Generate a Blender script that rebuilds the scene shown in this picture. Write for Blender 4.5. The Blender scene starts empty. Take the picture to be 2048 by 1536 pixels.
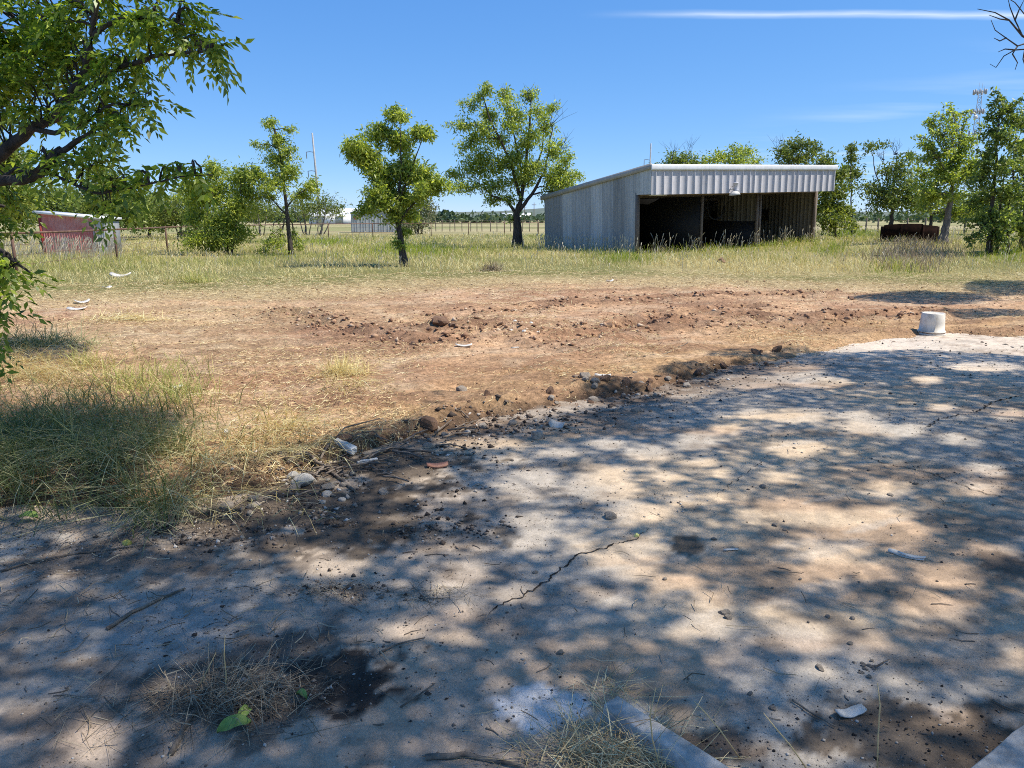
import bpy, math, random
import numpy as np
from mathutils import Vector, Matrix

random.seed(7)
rng = np.random.default_rng(11)
scene = bpy.context.scene
R = math.radians

# ------------------------------------------------------------------ camera, sky, sun, exposure
CAM_H, FPX = 1.6, 1479.0                       # eye height, focal length in pixels of a 2048 wide picture
PITCH = math.atan((768 - 438) / FPX)
cd = bpy.data.cameras.new('camera'); cam = bpy.data.objects.new('camera', cd)
scene.collection.objects.link(cam); scene.camera = cam
cd.sensor_width = 36; cd.lens = 36 * FPX / 2048; cd.clip_start = 0.05; cd.clip_end = 8000
cam.location = (0, 0, CAM_H); cam.rotation_euler = (math.pi / 2 - PITCH, 0, 0)

SUN_EL = R(58); SUN_AZ = R(93)                 # azimuth clockwise from +Y: the sun stands to the right
SUN = Vector((math.cos(SUN_EL) * math.sin(SUN_AZ), math.cos(SUN_EL) * math.cos(SUN_AZ), math.sin(SUN_EL)))
sd_ = bpy.data.lights.new('sun', 'SUN'); so = bpy.data.objects.new('sun', sd_); scene.collection.objects.link(so)
sd_.energy = 3.9; sd_.angle = R(0.6); sd_.color = (1.0, 0.945, 0.86)
so.rotation_euler = (-SUN).to_track_quat('-Z', 'Y').to_euler(); so.location = SUN * 40

world = bpy.data.worlds.new('World'); scene.world = world; world.use_nodes = True
nt = world.node_tree; nt.nodes.clear(); N = nt.nodes.new; LK = nt.links.new
w_out = N('ShaderNodeOutputWorld'); w_bg = N('ShaderNodeBackground'); w_bg.inputs['Strength'].default_value = 0.15
w_sky = N('ShaderNodeTexSky'); w_sky.sky_type = 'NISHITA'; w_sky.sun_disc = False
w_sky.sun_elevation = SUN_EL; w_sky.sun_rotation = SUN_AZ; w_sky.altitude = 300
w_sky.air_density = 0.6; w_sky.dust_density = 0.0; w_sky.ozone_density = 6.0
# a thin cirrus layer: coordinates on a flat layer high above (x/z, y/z)
tc = N('ShaderNodeTexCoord'); sx = N('ShaderNodeSeparateXYZ'); LK(tc.outputs['Generated'], sx.inputs[0])
def wm(op, a, b=None, c=None, clamp=False):
    n = N('ShaderNodeMath'); n.operation = op; n.use_clamp = clamp
    for i, v in enumerate((a, b, c)):
        if v is None: continue
        if isinstance(v, (int, float)): n.inputs[i].default_value = v
        else: LK(v, n.inputs[i])
    return n.outputs[0]
# the camera's soft shoulder on the sky: each channel a gentle power
w_sep = N('ShaderNodeSeparateColor'); w_cmb = N('ShaderNodeCombineColor'); LK(w_sky.outputs[0], w_sep.inputs[0])
for i_, (g_, k_) in enumerate(((0.90, 0.60), (0.62, 1.07), (0.38, 2.16))):
    LK(wm('MULTIPLY', wm('POWER', w_sep.outputs[i_], g_), k_), w_cmb.inputs[i_])
zc = wm('MAXIMUM', sx.outputs[2], 0.02)
px = wm('DIVIDE', sx.outputs[0], zc); py = wm('DIVIDE', sx.outputs[1], zc)
cb = N('ShaderNodeCombineXYZ'); LK(px, cb.inputs[0]); LK(py, cb.inputs[1])
def wnoise(scale, sxyz, detail=4.0):
    m = N('ShaderNodeMapping'); m.inputs['Scale'].default_value = sxyz; LK(cb.outputs[0], m.inputs[0])
    n = N('ShaderNodeTexNoise'); n.inputs['Scale'].default_value = scale; n.inputs['Detail'].default_value = detail
    LK(m.outputs[0], n.inputs['Vector']); return n.outputs['Fac']
wob = wm('MULTIPLY', wm('SUBTRACT', wnoise(1.3, (1, 1, 1)), 0.5), 0.16)
dist = wm('ABSOLUTE', wm('SUBTRACT', wm('ADD', py, wob), 4.02))
band = wm('SUBTRACT', 1.0, wm('DIVIDE', dist, 0.10), clamp=True)
band = wm('POWER', band, 1.3)
ext = N('ShaderNodeMapRange'); ext.interpolation_type = 'SMOOTHSTEP'
ext.inputs['From Min'].default_value = 0.3; ext.inputs['From Max'].default_value = 1.3; LK(px, ext.inputs['Value'])
fib = wm('ADD', 0.35, wm('MULTIPLY', wnoise(5, (0.7, 3, 1), 6), 0.9))
streak = wm('MULTIPLY', wm('MULTIPLY', band, ext.outputs[0]), fib)
ext2 = N('ShaderNodeMapRange'); ext2.interpolation_type = 'SMOOTHSTEP'
ext2.inputs['From Min'].default_value = 2.2; ext2.inputs['From Max'].default_value = 4.2; LK(px, ext2.inputs['Value'])
wisp = N('ShaderNodeMapRange'); wisp.inputs['From Min'].default_value = 0.48; wisp.inputs['From Max'].default_value = 0.75
LK(wnoise(0.55, (0.6, 1.3, 1), 8), wisp.inputs['Value'])
wisps = wm('MULTIPLY', wm('MULTIPLY', wisp.outputs[0], ext2.outputs[0]), 0.55)
dens_c = wm('MULTIPLY', wm('MAXIMUM', streak, wisps), 0.65, clamp=True)
w_mix = N('ShaderNodeMix'); w_mix.data_type = 'RGBA'
LK(dens_c, w_mix.inputs[0]); LK(w_cmb.outputs[0], w_mix.inputs[6]); w_mix.inputs[7].default_value = (4.4, 4.8, 5.1, 1)
LK(w_mix.outputs[2], w_bg.inputs[0]); LK(w_bg.outputs[0], w_out.inputs[0])

vs = scene.view_settings
vs.view_transform = 'Standard'; vs.look = 'None'; vs.gamma = 1.0; vs.use_curve_mapping = False; vs.exposure = 0.68
scene.render.engine = 'CYCLES'
cy = scene.cycles
cy.max_bounces = 6; cy.diffuse_bounces = 4; cy.glossy_bounces = 2; cy.transmission_bounces = 3; cy.transparent_max_bounces = 4
cy.use_denoising = False; cy.caustics_reflective = False; cy.caustics_refractive = False
cy.sample_clamp_indirect = 6; cy.filter_width = 1.0

# ------------------------------------------------------------------ helpers
COL = scene.collection
CP, SP = math.cos(PITCH), math.sin(PITCH)
def W(u, v, d):
    """Point at depth d (metres ahead, world Y) seen at photograph pixel (u, v)."""
    dx = (u - 1024) / FPX; dy = (768 - v) / FPX
    y = CP + dy * SP; z = -SP + dy * CP; t = d / y
    return Vector((dx * t, d, CAM_H + z * t))
def G(u, v, z=0.0):
    dx = (u - 1024) / FPX; dy = (768 - v) / FPX
    y = CP + dy * SP; zz = -SP + dy * CP; t = (z - CAM_H) / zz
    return Vector((dx * t, y * t, z))
def PIX(P):
    """numpy (n,3) world -> photograph pixels."""
    x = P[:, 0]; y = P[:, 1]; z = P[:, 2] - CAM_H
    f = y * CP - z * SP; up = y * SP + z * CP
    f = np.where(np.abs(f) < 1e-3, 1e-3, f)
    return 1024 + FPX * x / f, 768 - FPX * up / f, f

def hash2(ix, iy, seed):
    h = (ix.astype(np.int64) * 374761393 + iy.astype(np.int64) * 668265263 + seed * 1442695041) & 0xffffffff
    h = ((h ^ (h >> 13)) * 1274126177) & 0xffffffff
    return ((h ^ (h >> 16)) & 0xffffff) / float(0xffffff)
def vnoise(x, y, seed=0):
    x = np.asarray(x, float); y = np.asarray(y, float)
    ix = np.floor(x); iy = np.floor(y); fx = x - ix; fy = y - iy
    fx = fx * fx * (3 - 2 * fx); fy = fy * fy * (3 - 2 * fy)
    a = hash2(ix, iy, seed); b = hash2(ix + 1, iy, seed); c = hash2(ix, iy + 1, seed); d = hash2(ix + 1, iy + 1, seed)
    return (a * (1 - fx) + b * fx) * (1 - fy) + (c * (1 - fx) + d * fx) * fy
def fbm(x, y, seed=0, oct=4, gain=0.5):
    s = 0; amp = 1; tot = 0; x = np.asarray(x, float); y = np.asarray(y, float)
    for o in range(oct):
        s = s + amp * vnoise(x * 2 ** o + 17.3 * o, y * 2 ** o - 9.1 * o, seed + o); tot += amp; amp *= gain
    return s / tot
def sstep(a, b, x):
    t = np.clip((np.asarray(x, float) - a) / (b - a), 0, 1); return t * t * (3 - 2 * t)

def mesh_np(name, V, F, smooth=False):
    V = np.asarray(V, np.float32); F = np.asarray(F, np.int32)
    me = bpy.data.meshes.new(name); k = F.shape[1]; n = F.shape[0]
    me.vertices.add(len(V)); me.vertices.foreach_set('co', V.ravel())
    me.loops.add(n * k); me.loops.foreach_set('vertex_index', F.ravel())
    me.polygons.add(n); me.polygons.foreach_set('loop_start', np.arange(0, n * k, k, dtype=np.int32))
    me.polygons.foreach_set('loop_total', np.full(n, k, np.int32))
    if smooth: me.polygons.foreach_set('use_smooth', np.ones(n, bool))
    me.update(calc_edges=True); return me
def link(name, me, mat=None, parent=None, **props):
    o = bpy.data.objects.new(name, me); COL.objects.link(o)
    if me is not None and mat is not None and not me.materials: me.materials.append(mat)
    if parent is not None: o.parent = parent
    for k, v in props.items(): o[k] = v
    return o
def thing(name, loc, label, cat, group=None, rot=(0, 0, 0)):
    o = bpy.data.objects.new(name, None); COL.objects.link(o); o.location = loc; o.rotation_euler = rot
    o['label'] = label; o['category'] = cat
    if group: o['group'] = group
    return o

class Acc:
    """collects quads into one mesh"""
    def __init__(s): s.V = []; s.F = []; s.n = 0
    def add(s, V, F):
        V = np.asarray(V, float); F = np.asarray(F, int)
        s.V.append(V); s.F.append(F + s.n); s.n += len(V)
    def box(s, x0, x1, y0, y1, z0, z1):
        V = [(x, y, z) for z in (z0, z1) for y in (y0, y1) for x in (x0, x1)]
        s.add(V, [(0, 2, 3, 1), (4, 5, 7, 6), (0, 1, 5, 4), (2, 6, 7, 3), (0, 4, 6, 2), (1, 3, 7, 5)])
    def tube(s, pts, rad, sides=6):
        P = np.array([tuple(p) for p in pts], float); n = len(P)
        rad = np.broadcast_to(np.asarray(rad, float), (n,)) if np.ndim(rad) == 0 else np.asarray(rad, float)
        T = np.gradient(P, axis=0); T /= np.linalg.norm(T, axis=1)[:, None] + 1e-9
        ref = np.where(np.abs(T[:, 2:3]) > 0.9, np.array([[1.0, 0, 0]]), np.array([[0, 0, 1.0]]))
        A = np.cross(T, ref); A /= np.linalg.norm(A, axis=1)[:, None] + 1e-9
        B = np.cross(T, A)
        an = np.arange(sides) * 2 * math.pi / sides
        V = P[:, None, :] + rad[:, None, None] * (np.cos(an)[None, :, None] * A[:, None, :] + np.sin(an)[None, :, None] * B[:, None, :])
        V = V.reshape(-1, 3); F = []
        for i in range(n - 1):
            for j in range(sides):
                a = i * sides + j; b = i * sides + (j + 1) % sides
                F.append((a, b, b + sides, a + sides))
        c = len(V); V = np.vstack([V, P[-1:] + T[-1:] * rad[-1] * 0.5, P[:1]])
        for j in range(0, sides, 2):
            a = (n - 1) * sides
            F.append((a + j, a + (j + 1) % sides, a + (j + 2) % sides, c))
            F.append((j, c + 1, (j + 2) % sides, (j + 1) % sides))
        s.add(V, F)
    def lathe(s, prof, sides=24, cx=0, cy=0):
        an = np.arange(sides) * 2 * math.pi / sides
        V = []; F = []
        for r, z in prof: V += [(cx + r * math.cos(a), cy + r * math.sin(a), z) for a in an]
        for i in range(len(prof) - 1):
            for j in range(sides):
                a = i * sides + j; b = i * sides + (j + 1) % sides
                F.append((a, b, b + sides, a + sides))
        s.add(V, F)
    def mesh(s, name, smooth=False): return mesh_np(name, np.vstack(s.V), np.vstack(s.F), smooth)
    def build(s, name, mat, parent=None, smooth=False, **props):
        return link(name, s.mesh(name, smooth), mat, parent, **props)

# ------------------------------------------------------------------ materials
def new_mat(name):
    m = bpy.data.materials.new(name); m.use_nodes = True; t = m.node_tree; t.nodes.clear(); return m, t
def nd(t, typ, **kw):
    n = t.nodes.new(typ)
    for k, v in kw.items():
        if k in n.inputs: n.inputs[k].default_value = v
        else: setattr(n, k, v)
    return n
def ramp(t, fac, stops, interp='LINEAR'):
    r = t.nodes.new('ShaderNodeValToRGB'); r.color_ramp.interpolation = interp
    el = r.color_ramp.elements
    while len(el) < len(stops): el.new(0.5)
    for e, (p, c) in zip(el, stops): e.position = p; e.color = (*c, 1)
    t.links.new(fac, r.inputs[0]); return r.outputs[0]
def noise(t, scale, detail=5, rough=0.6, coord='Object', mscale=None, distort=0):
    tcn = t.nodes.new('ShaderNodeTexCoord'); src = tcn.outputs[coord]
    if mscale:
        mp = t.nodes.new('ShaderNodeMapping'); mp.inputs['Scale'].default_value = mscale; t.links.new(src, mp.inputs[0]); src = mp.outputs[0]
    n = t.nodes.new('ShaderNodeTexNoise'); n.inputs['Scale'].default_value = scale; n.inputs['Detail'].default_value = detail
    n.inputs['Roughness'].default_value = rough; n.inputs['Distortion'].default_value = distort
    t.links.new(src, n.inputs['Vector']); return n.outputs['Fac']
def mix(t, fac, a, b, blend='MIX'):
    m = t.nodes.new('ShaderNodeMix'); m.data_type = 'RGBA'; m.blend_type = blend
    for i, v in ((0, fac), (6, a), (7, b)):
        if isinstance(v, (int, float)): m.inputs[i].default_value = v
        elif isinstance(v, tuple): m.inputs[i].default_value = (*v, 1)
        else: t.links.new(v, m.inputs[i])
    return m.outputs[2]
def finish(m, t, color, rough=0.9, bump=None, bstr=0.5, bdist=0.02, metallic=0.0, spec=0.3):
    p = nd(t, 'ShaderNodeBsdfPrincipled'); o = nd(t, 'ShaderNodeOutputMaterial')
    if isinstance(color, tuple): p.inputs['Base Color'].default_value = (*color, 1)
    else: t.links.new(color, p.inputs['Base Color'])
    if isinstance(rough, (int, float)): p.inputs['Roughness'].default_value = rough
    else: t.links.new(rough, p.inputs['Roughness'])
    p.inputs['Metallic'].default_value = metallic; p.inputs['Specular IOR Level'].default_value = spec
    if bump is not None:
        b = nd(t, 'ShaderNodeBump'); b.inputs['Strength'].default_value = bstr; b.inputs['Distance'].default_value = bdist
        t.links.new(bump, b.inputs['Height']); t.links.new(b.outputs[0], p.inputs['Normal'])
    t.links.new(p.outputs[0], o.inputs[0]); return m
def simple(name, c1, c2, scale=8, rough=0.85, bump=0.4, bdist=0.01, mscale=None, metallic=0.0, spec=0.3, lo=0.35, hi=0.65, detail=6):
    m, t = new_mat(name); n = noise(t, scale, detail, 0.65, mscale=mscale)
    c = ramp(t, n, [(lo, c1), (hi, c2)]); return finish(m, t, c, rough, n, bump, bdist, metallic, spec)
def island_mat(name, stops, rough=0.7, spec=0.25, trans=0.0, tmul=(1.3, 1.35, 0.7), interp='LINEAR', patch=None):
    """foliage, straw, stones: one colour per separate piece"""
    m, t = new_mat(name)
    g = nd(t, 'ShaderNodeNewGeometry'); f = g.outputs['Random Per Island']
    if patch:
        pn = noise(t, patch[0], 3, 0.5); a = nd(t, 'ShaderNodeMath', operation='MULTIPLY_ADD')
        t.links.new(pn, a.inputs[0]); a.inputs[1].default_value = patch[1]
        s_ = nd(t, 'ShaderNodeMath', operation='SUBTRACT'); t.links.new(f, s_.inputs[0]); s_.inputs[1].default_value = patch[1] * 0.5
        t.links.new(s_.outputs[0], a.inputs[2]); a.use_clamp = True; f = a.outputs[0]
    c = ramp(t, f, stops, interp)
    p = nd(t, 'ShaderNodeBsdfPrincipled'); o = nd(t, 'ShaderNodeOutputMaterial')
    t.links.new(c, p.inputs['Base Color']); p.inputs['Roughness'].default_value = rough; p.inputs['Specular IOR Level'].default_value = spec
    if trans > 0:
        tr = nd(t, 'ShaderNodeBsdfTranslucent'); t.links.new(mix(t, 1.0, c, tmul, 'MULTIPLY'), tr.inputs[0])
        ms = nd(t, 'ShaderNodeMixShader'); ms.inputs[0].default_value = trans
        t.links.new(p.outputs[0], ms.inputs[1]); t.links.new(tr.outputs[0], ms.inputs[2]); t.links.new(ms.outputs[0], o.inputs[0])
    else: t.links.new(p.outputs[0], o.inputs[0])
    return m

M = {}
def leafm(name, dark, mid, light, trans=0.34, spec=0.45, rough=0.42):
    M[name] = island_mat(name, [(0.0, dark), (0.5, mid), (0.88, light), (1.0, tuple(min(1, 1.5 * c) for c in light))], rough, spec, trans)
leafm('leaf_near', (0.09, 0.16, 0.026), (0.23, 0.33, 0.045), (0.42, 0.49, 0.07), 0.5, 0.6, 0.36)
leafm('leaf_mid', (0.13, 0.19, 0.036), (0.32, 0.39, 0.065), (0.50, 0.52, 0.11), 0.5)
leafm('leaf_dark', (0.08, 0.125, 0.032), (0.19, 0.25, 0.055), (0.33, 0.37, 0.09), 0.47)
leafm('leaf_yellow', (0.09, 0.14, 0.025), (0.19, 0.24, 0.04), (0.30, 0.32, 0.06))
leafm('leaf_mesquite', (0.092, 0.138, 0.030), (0.172, 0.218, 0.045), (0.276, 0.299, 0.080), 0.3, 0.2, 0.6)
leafm('leaf_grey', (0.12, 0.13, 0.07), (0.19, 0.20, 0.11), (0.30, 0.30, 0.18), 0.25, 0.2, 0.6)
leafm('leaf_far', (0.05, 0.085, 0.05), (0.085, 0.125, 0.07), (0.13, 0.17, 0.09), 0.2, 0.1, 0.8)  # bluish cast stands in for haze over distance
leafm('leaf_canopy', (0.20, 0.22, 0.10), (0.27, 0.29, 0.14), (0.34, 0.36, 0.18), 0.52)
M['bark'] = simple('bark', (0.03, 0.024, 0.02), (0.10, 0.08, 0.065), 14, 0.95, 0.9, 0.03, (1, 1, 0.25))
M['bark_pale'] = simple('bark_pale', (0.09, 0.08, 0.07), (0.24, 0.21, 0.18), 14, 0.95, 0.8, 0.02, (1, 1, 0.25))
M['twig_bare'] = simple('twig_bare', (0.06, 0.05, 0.045), (0.15, 0.13, 0.115), 20, 0.95, 0.3)
M['grass_green'] = island_mat('grass_green', [(0, (0.208, 0.254, 0.055)), (0.45, (0.364, 0.381, 0.094)), (0.8, (0.572, 0.521, 0.187)), (1, (0.780, 0.673, 0.308))], 0.6, 0.25, 0.3, (1.2, 1.2, 0.8), patch=(0.16, 1.3))
M['grass_dry'] = island_mat('grass_dry', [(0, (0.442, 0.343, 0.138)), (0.4, (0.676, 0.546, 0.231)), (0.8, (0.850, 0.737, 0.363)), (1, (0.850, 0.850, 0.528))], 0.65, 0.25, 0.25, (1.1, 1.05, 0.9))
M['grass_lush'] = island_mat('grass_lush', [(0, (0.135, 0.221, 0.020)), (0.6, (0.297, 0.377, 0.030)), (1, (0.513, 0.494, 0.080))], 0.55, 0.25, 0.3, (1.2, 1.2, 0.7))
M['grass_blue'] = island_mat('grass_blue', [(0, (0.12, 0.16, 0.055)), (0.45, (0.22, 0.26, 0.10)), (0.7, (0.40, 0.39, 0.18)), (1, (0.62, 0.55, 0.32))], 0.6, 0.25, 0.25, (1.1, 1.15, 0.8))  # darker, bluer green: the shade over this grass is in its colour
M['seed_head'] = island_mat('seed_head', [(0, (0.50, 0.42, 0.26)), (1, (0.80, 0.71, 0.52))], 0.8, 0.1, 0.3, (1, 1, 1))
M['weed_purple'] = island_mat('weed_purple', [(0, (0.22, 0.165, 0.11)), (0.6, (0.36, 0.275, 0.19)), (1, (0.5, 0.41, 0.29))], 0.8, 0.1, 0.15, (1, 1, 1))
M['straw'] = island_mat('straw', [(0, (0.237, 0.159, 0.077)), (0.4, (0.500, 0.366, 0.176)), (0.8, (0.725, 0.573, 0.297)), (1, (0.850, 0.732, 0.440))], 0.7, 0.2)
M['straw_old'] = island_mat('straw_old', [(0, (0.10, 0.075, 0.05)), (0.5, (0.24, 0.18, 0.115)), (1, (0.50, 0.41, 0.27))], 0.75, 0.2)
M['clod'] = island_mat('clod', [(0, (0.19, 0.105, 0.065)), (0.5, (0.34, 0.20, 0.12)), (0.9, (0.47, 0.30, 0.185)), (1, (0.58, 0.45, 0.32))], 0.97, 0.1)
M['pebble'] = island_mat('pebble', [(0, (0.09, 0.075, 0.065)), (0.45, (0.22, 0.185, 0.15)), (0.85, (0.40, 0.35, 0.29)), (1, (0.58, 0.54, 0.48))], 0.95, 0.15)
M['pebble_dark'] = island_mat('pebble_dark', [(0, (0.025, 0.022, 0.02)), (0.6, (0.08, 0.068, 0.06)), (0.92, (0.18, 0.155, 0.13)), (1, (0.42, 0.39, 0.35))], 0.95, 0.15)
M['pebble_brown'] = island_mat('pebble_brown', [(0, (0.10, 0.075, 0.055)), (0.5, (0.24, 0.185, 0.14)), (1, (0.42, 0.35, 0.27))], 0.95, 0.1)
M['rubble_mix'] = island_mat('rubble_mix', [(0, (0.04, 0.032, 0.027)), (0.5, (0.13, 0.10, 0.08)), (0.8, (0.28, 0.21, 0.155)), (0.93, (0.42, 0.37, 0.31)), (1, (0.62, 0.58, 0.52))], 0.95, 0.1)
M['stone'] = simple('stone', (0.24, 0.19, 0.145), (0.50, 0.43, 0.345), 18, 0.95, 0.9, 0.012)
M['concrete'] = simple('concrete', (0.34, 0.31, 0.27), (0.58, 0.54, 0.475), 16, 0.95, 0.9, 0.010)
M['white_board'] = simple('white_board', (0.52, 0.48, 0.41), (0.80, 0.76, 0.68), 14, 0.7, 0.3, 0.003)
M['wood_grey'] = simple('wood_grey', (0.09, 0.07, 0.055), (0.25, 0.20, 0.155), 12, 0.95, 0.6, 0.004, (1, 1, 6))
M['stick'] = simple('stick', (0.10, 0.075, 0.055), (0.27, 0.215, 0.16), 20, 0.95, 0.6, 0.004)
M['crack'] = simple('crack', (0.016, 0.012, 0.010), (0.10, 0.078, 0.06), 70, 1.0, 0.6, 0.004, spec=0.0)
M['rust'] = simple('rust', (0.006, 0.004, 0.0035), (0.022, 0.010, 0.007), 6, 0.95, 0.5, 0.01, spec=0.05)  # near black: the tank's shaded face is put into the colour
M['pipe_rust'] = simple('pipe_rust', (0.10, 0.055, 0.038), (0.22, 0.13, 0.09), 5, 0.85, 0.3, 0.004)
M['post_wood'] = simple('post_wood', (0.10, 0.08, 0.06), (0.24, 0.195, 0.15), 8, 0.95, 0.5, 0.01)
M['steel_pole'] = simple('steel_pole', (0.33, 0.32, 0.31), (0.46, 0.45, 0.43), 2, 0.6, 0.1)
M['container'] = simple('container', (0.34, 0.36, 0.35), (0.48, 0.49, 0.47), 1.5, 0.6, 0.1)
M['far_white'] = simple('far_white', (0.68, 0.68, 0.67), (0.82, 0.82, 0.81), 0.5, 0.7, 0.1)
M['black'] = simple('black', (0.01, 0.01, 0.01), (0.025, 0.024, 0.022), 8, 0.6, 0.2)
M['lamp_white'] = simple('lamp_white', (0.55, 0.52, 0.46), (0.72, 0.69, 0.62), 9, 0.5, 0.1)
M['bucket'] = simple('bucket', (0.44, 0.36, 0.26), (0.74, 0.68, 0.57), 9, 0.55, 0.15, 0.002, (1, 1, .5), spec=0.35, lo=.28, hi=.5)
M['green_leaf'] = simple('green_leaf', (0.20, 0.30, 0.06), (0.34, 0.42, 0.11), 30, 0.6, 0.3, 0.002)
M['red_tile'] = simple('red_tile', (0.30, 0.13, 0.08), (0.45, 0.24, 0.16), 12, 0.9, 0.3)

def galv(name, base, dirt, streak=1.0, rough=0.55, metallic=0.25):
    m, t = new_mat(name)
    n1 = noise(t, 1.1, 6, 0.65, mscale=(3.5, 3.5, 0.35), distort=0.3)
    n2 = noise(t, 9, 5, 0.7, mscale=(2, 2, 0.6))
    c = ramp(t, n1, [(0.30, dirt), (0.62, base)])
    c = mix(t, 0.35 * streak, c, ramp(t, n2, [(0.35, tuple(0.6 * x for x in base)), (0.7, tuple(min(1, 1.15 * x) for x in base))]))
    return finish(m, t, c, rough, n2, 0.08, 0.004, metallic, 0.4)
M['galv_side'] = galv('galv_side', (0.458, 0.473, 0.464), (0.242, 0.249, 0.243), 1.2, 0.6, 0.1)
M['galv_side_b'] = galv('galv_side_b', (0.322, 0.329, 0.320), (0.184, 0.192, 0.188), 1.0, 0.6, 0.1)
M['galv_side_c'] = galv('galv_side_c', (0.573, 0.589, 0.574), (0.344, 0.352, 0.342), 1.2, 0.6, 0.1)
M['galv_fascia'] = galv('galv_fascia', (0.62, 0.595, 0.60), (0.42, 0.405, 0.415), 0.9, 0.6, 0.0)
M['galv_trim'] = galv('galv_trim', (0.850, 0.850, 0.836), (0.704, 0.693, 0.660), 0.5, 0.5, 0.0)
M['galv_inner'] = galv('galv_inner', (0.19, 0.175, 0.14), (0.085, 0.078, 0.066), 0.8, 0.7, 0.0)  # dirty inner sheets, with the gloom of the bays added to the colour
M['galv_roof'] = galv('galv_roof', (0.62, 0.62, 0.62), (0.45, 0.45, 0.45), 0.6, 0.6, 0.1)
M['galv_rake'] = galv('galv_rake', (0.40, 0.39, 0.36), (0.28, 0.275, 0.255), 0.6, 0.6, 0.0)
def red_mat():
    m, t = new_mat('red_faded_tin')
    n1 = noise(t, 0.75, 6, 0.7, mscale=(1, 1, 0.8), distort=0.4); n2 = noise(t, 10, 4, 0.6, mscale=(2, 2, 0.5))
    c = ramp(t, n1, [(0.36, (0.58, 0.55, 0.56)), (0.44, (0.64, 0.27, 0.22)), (0.56, (0.60, 0.13, 0.10))])
    c = mix(t, 0.25, c, ramp(t, n2, [(0.3, (0.25, 0.2, 0.2)), (0.7, (0.5, 0.45, 0.45))]))
    return finish(m, t, c, 0.7, n2, 0.1, 0.003)
M['red_faded'] = red_mat()
M['red_paint'] = simple('red_paint', (0.24, 0.035, 0.03), (0.36, 0.06, 0.045), 5, 0.7, 0.2)

def ground_mat(name, fine=55, bstr=0.9, contrast=0.6, tread=False):
    m, t = new_mat(name)
    at = nd(t, 'ShaderNodeAttribute', attribute_name='Col')
    n1 = noise(t, 3.1, 8, 0.68); n2 = noise(t, fine, 8, 0.8); n3 = noise(t, 14, 6, 0.7)
    k1 = ramp(t, n3, [(0.30, (1 - contrast * 0.5,) * 3), (0.70, (1 + contrast * 0.35,) * 3)])
    k2 = ramp(t, n2, [(0.30, (1 - contrast * 0.55,) * 3), (0.68, (1 + contrast * 0.30,) * 3)])
    k3 = ramp(t, n1, [(0.30, (0.84, 0.84, 0.84)), (0.70, (1.12, 1.12, 1.12))])
    c = mix(t, 1.0, at.outputs['Color'], k1, 'MULTIPLY'); c = mix(t, 1.0, c, k2, 'MULTIPLY'); c = mix(t, 1.0, c, k3, 'MULTIPLY')
    ad = nd(t, 'ShaderNodeMath', operation='MULTIPLY_ADD'); t.links.new(n3, ad.inputs[0]); ad.inputs[1].default_value = 1.6; t.links.new(n2, ad.inputs[2])
    h = ad.outputs[0]
    if tread:
        wv = nd(t, 'ShaderNodeTexWave', wave_type='BANDS', bands_direction='Y'); wv.inputs['Scale'].default_value = 2.6
        wv.inputs['Distortion'].default_value = 2.5; wv.inputs['Detail'].default_value = 3
        tcn = nd(t, 'ShaderNodeTexCoord'); t.links.new(tcn.outputs['Object'], wv.inputs['Vector'])
        ta = nd(t, 'ShaderNodeAttribute', attribute_name='tread')
        mm = nd(t, 'ShaderNodeMath', operation='MULTIPLY'); t.links.new(wv.outputs['Fac'], mm.inputs[0]); t.links.new(ta.outputs['Fac'], mm.inputs[1])
        a2 = nd(t, 'ShaderNodeMath', operation='MULTIPLY_ADD'); t.links.new(mm.outputs[0], a2.inputs[0]); a2.inputs[1].default_value = 1.5; t.links.new(h, a2.inputs[2]); h = a2.outputs[0]
    return finish(m, t, c, 0.97, h, bstr, 0.03, 0, 0.1)
M['ground'] = ground_mat('ground', 48, 0.6, 1.1, True)
M['slab'] = ground_mat('slab', 95, 0.4, 0.5)

# ------------------------------------------------------------------ ground shape
EX = np.array([-14, -6, -2.8, -2.04, -1.5, -.66, .32, 1.29, 2.5, 4.2, 6.0, 9.0, 14.0])
EY = np.array([3.4, 3.6, 3.85, 3.7, 4.1, 5.3, 6.05, 6.7, 7.8, 9.1, 10.15, 10.3, 10.0])
def slab_edge(x): return np.interp(x, EX, EY)
def sdist(x, y): return (y - slab_edge(x)) * 0.8 + 0.25 * (fbm(np.asarray(x) * 1.3, np.asarray(y) * 1.3, 5, 4) - 0.5) * 2
FX = np.array([-40, -12, -4, 0, 5, 9, 12, 40]); FY = np.array([14.5, 15.2, 18.4, 20.5, 20.2, 18.8, 18.5, 18.5])
def field_edge(x): return np.interp(x, FX, FY)
def polyline(pts): return np.array([tuple(G(u, v))[:2] for u, v in pts])
TRACKS = [polyline(p) for p in (
    [(585, 632), (640, 655), (720, 680), (820, 697), (920, 692)],
    [(700, 660), (860, 668), (960, 662), (1060, 674), (1180, 668), (1290, 655), (1430, 662)],
    [(900, 640), (1010, 625), (1150, 612), (1300, 602), (1450, 598), (1640, 592)],
    [(1100, 692), (1220, 676), (1330, 640), (1500, 622)],
    [(1490, 640), (1600, 655), (1700, 640), (1850, 632)])]
def dline(x, y, L):
    d = np.full(np.shape(x), 1e9)
    for (ax, ay), (bx, by) in zip(L[:-1], L[1:]):
        vx, vy = bx - ax, by - ay; q = vx * vx + vy * vy
        t = np.clip(((x - ax) * vx + (y - ay) * vy) / q, 0, 1)
        d = np.minimum(d, np.hypot(x - ax - t * vx, y - ay - t * vy))
    return d
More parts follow.
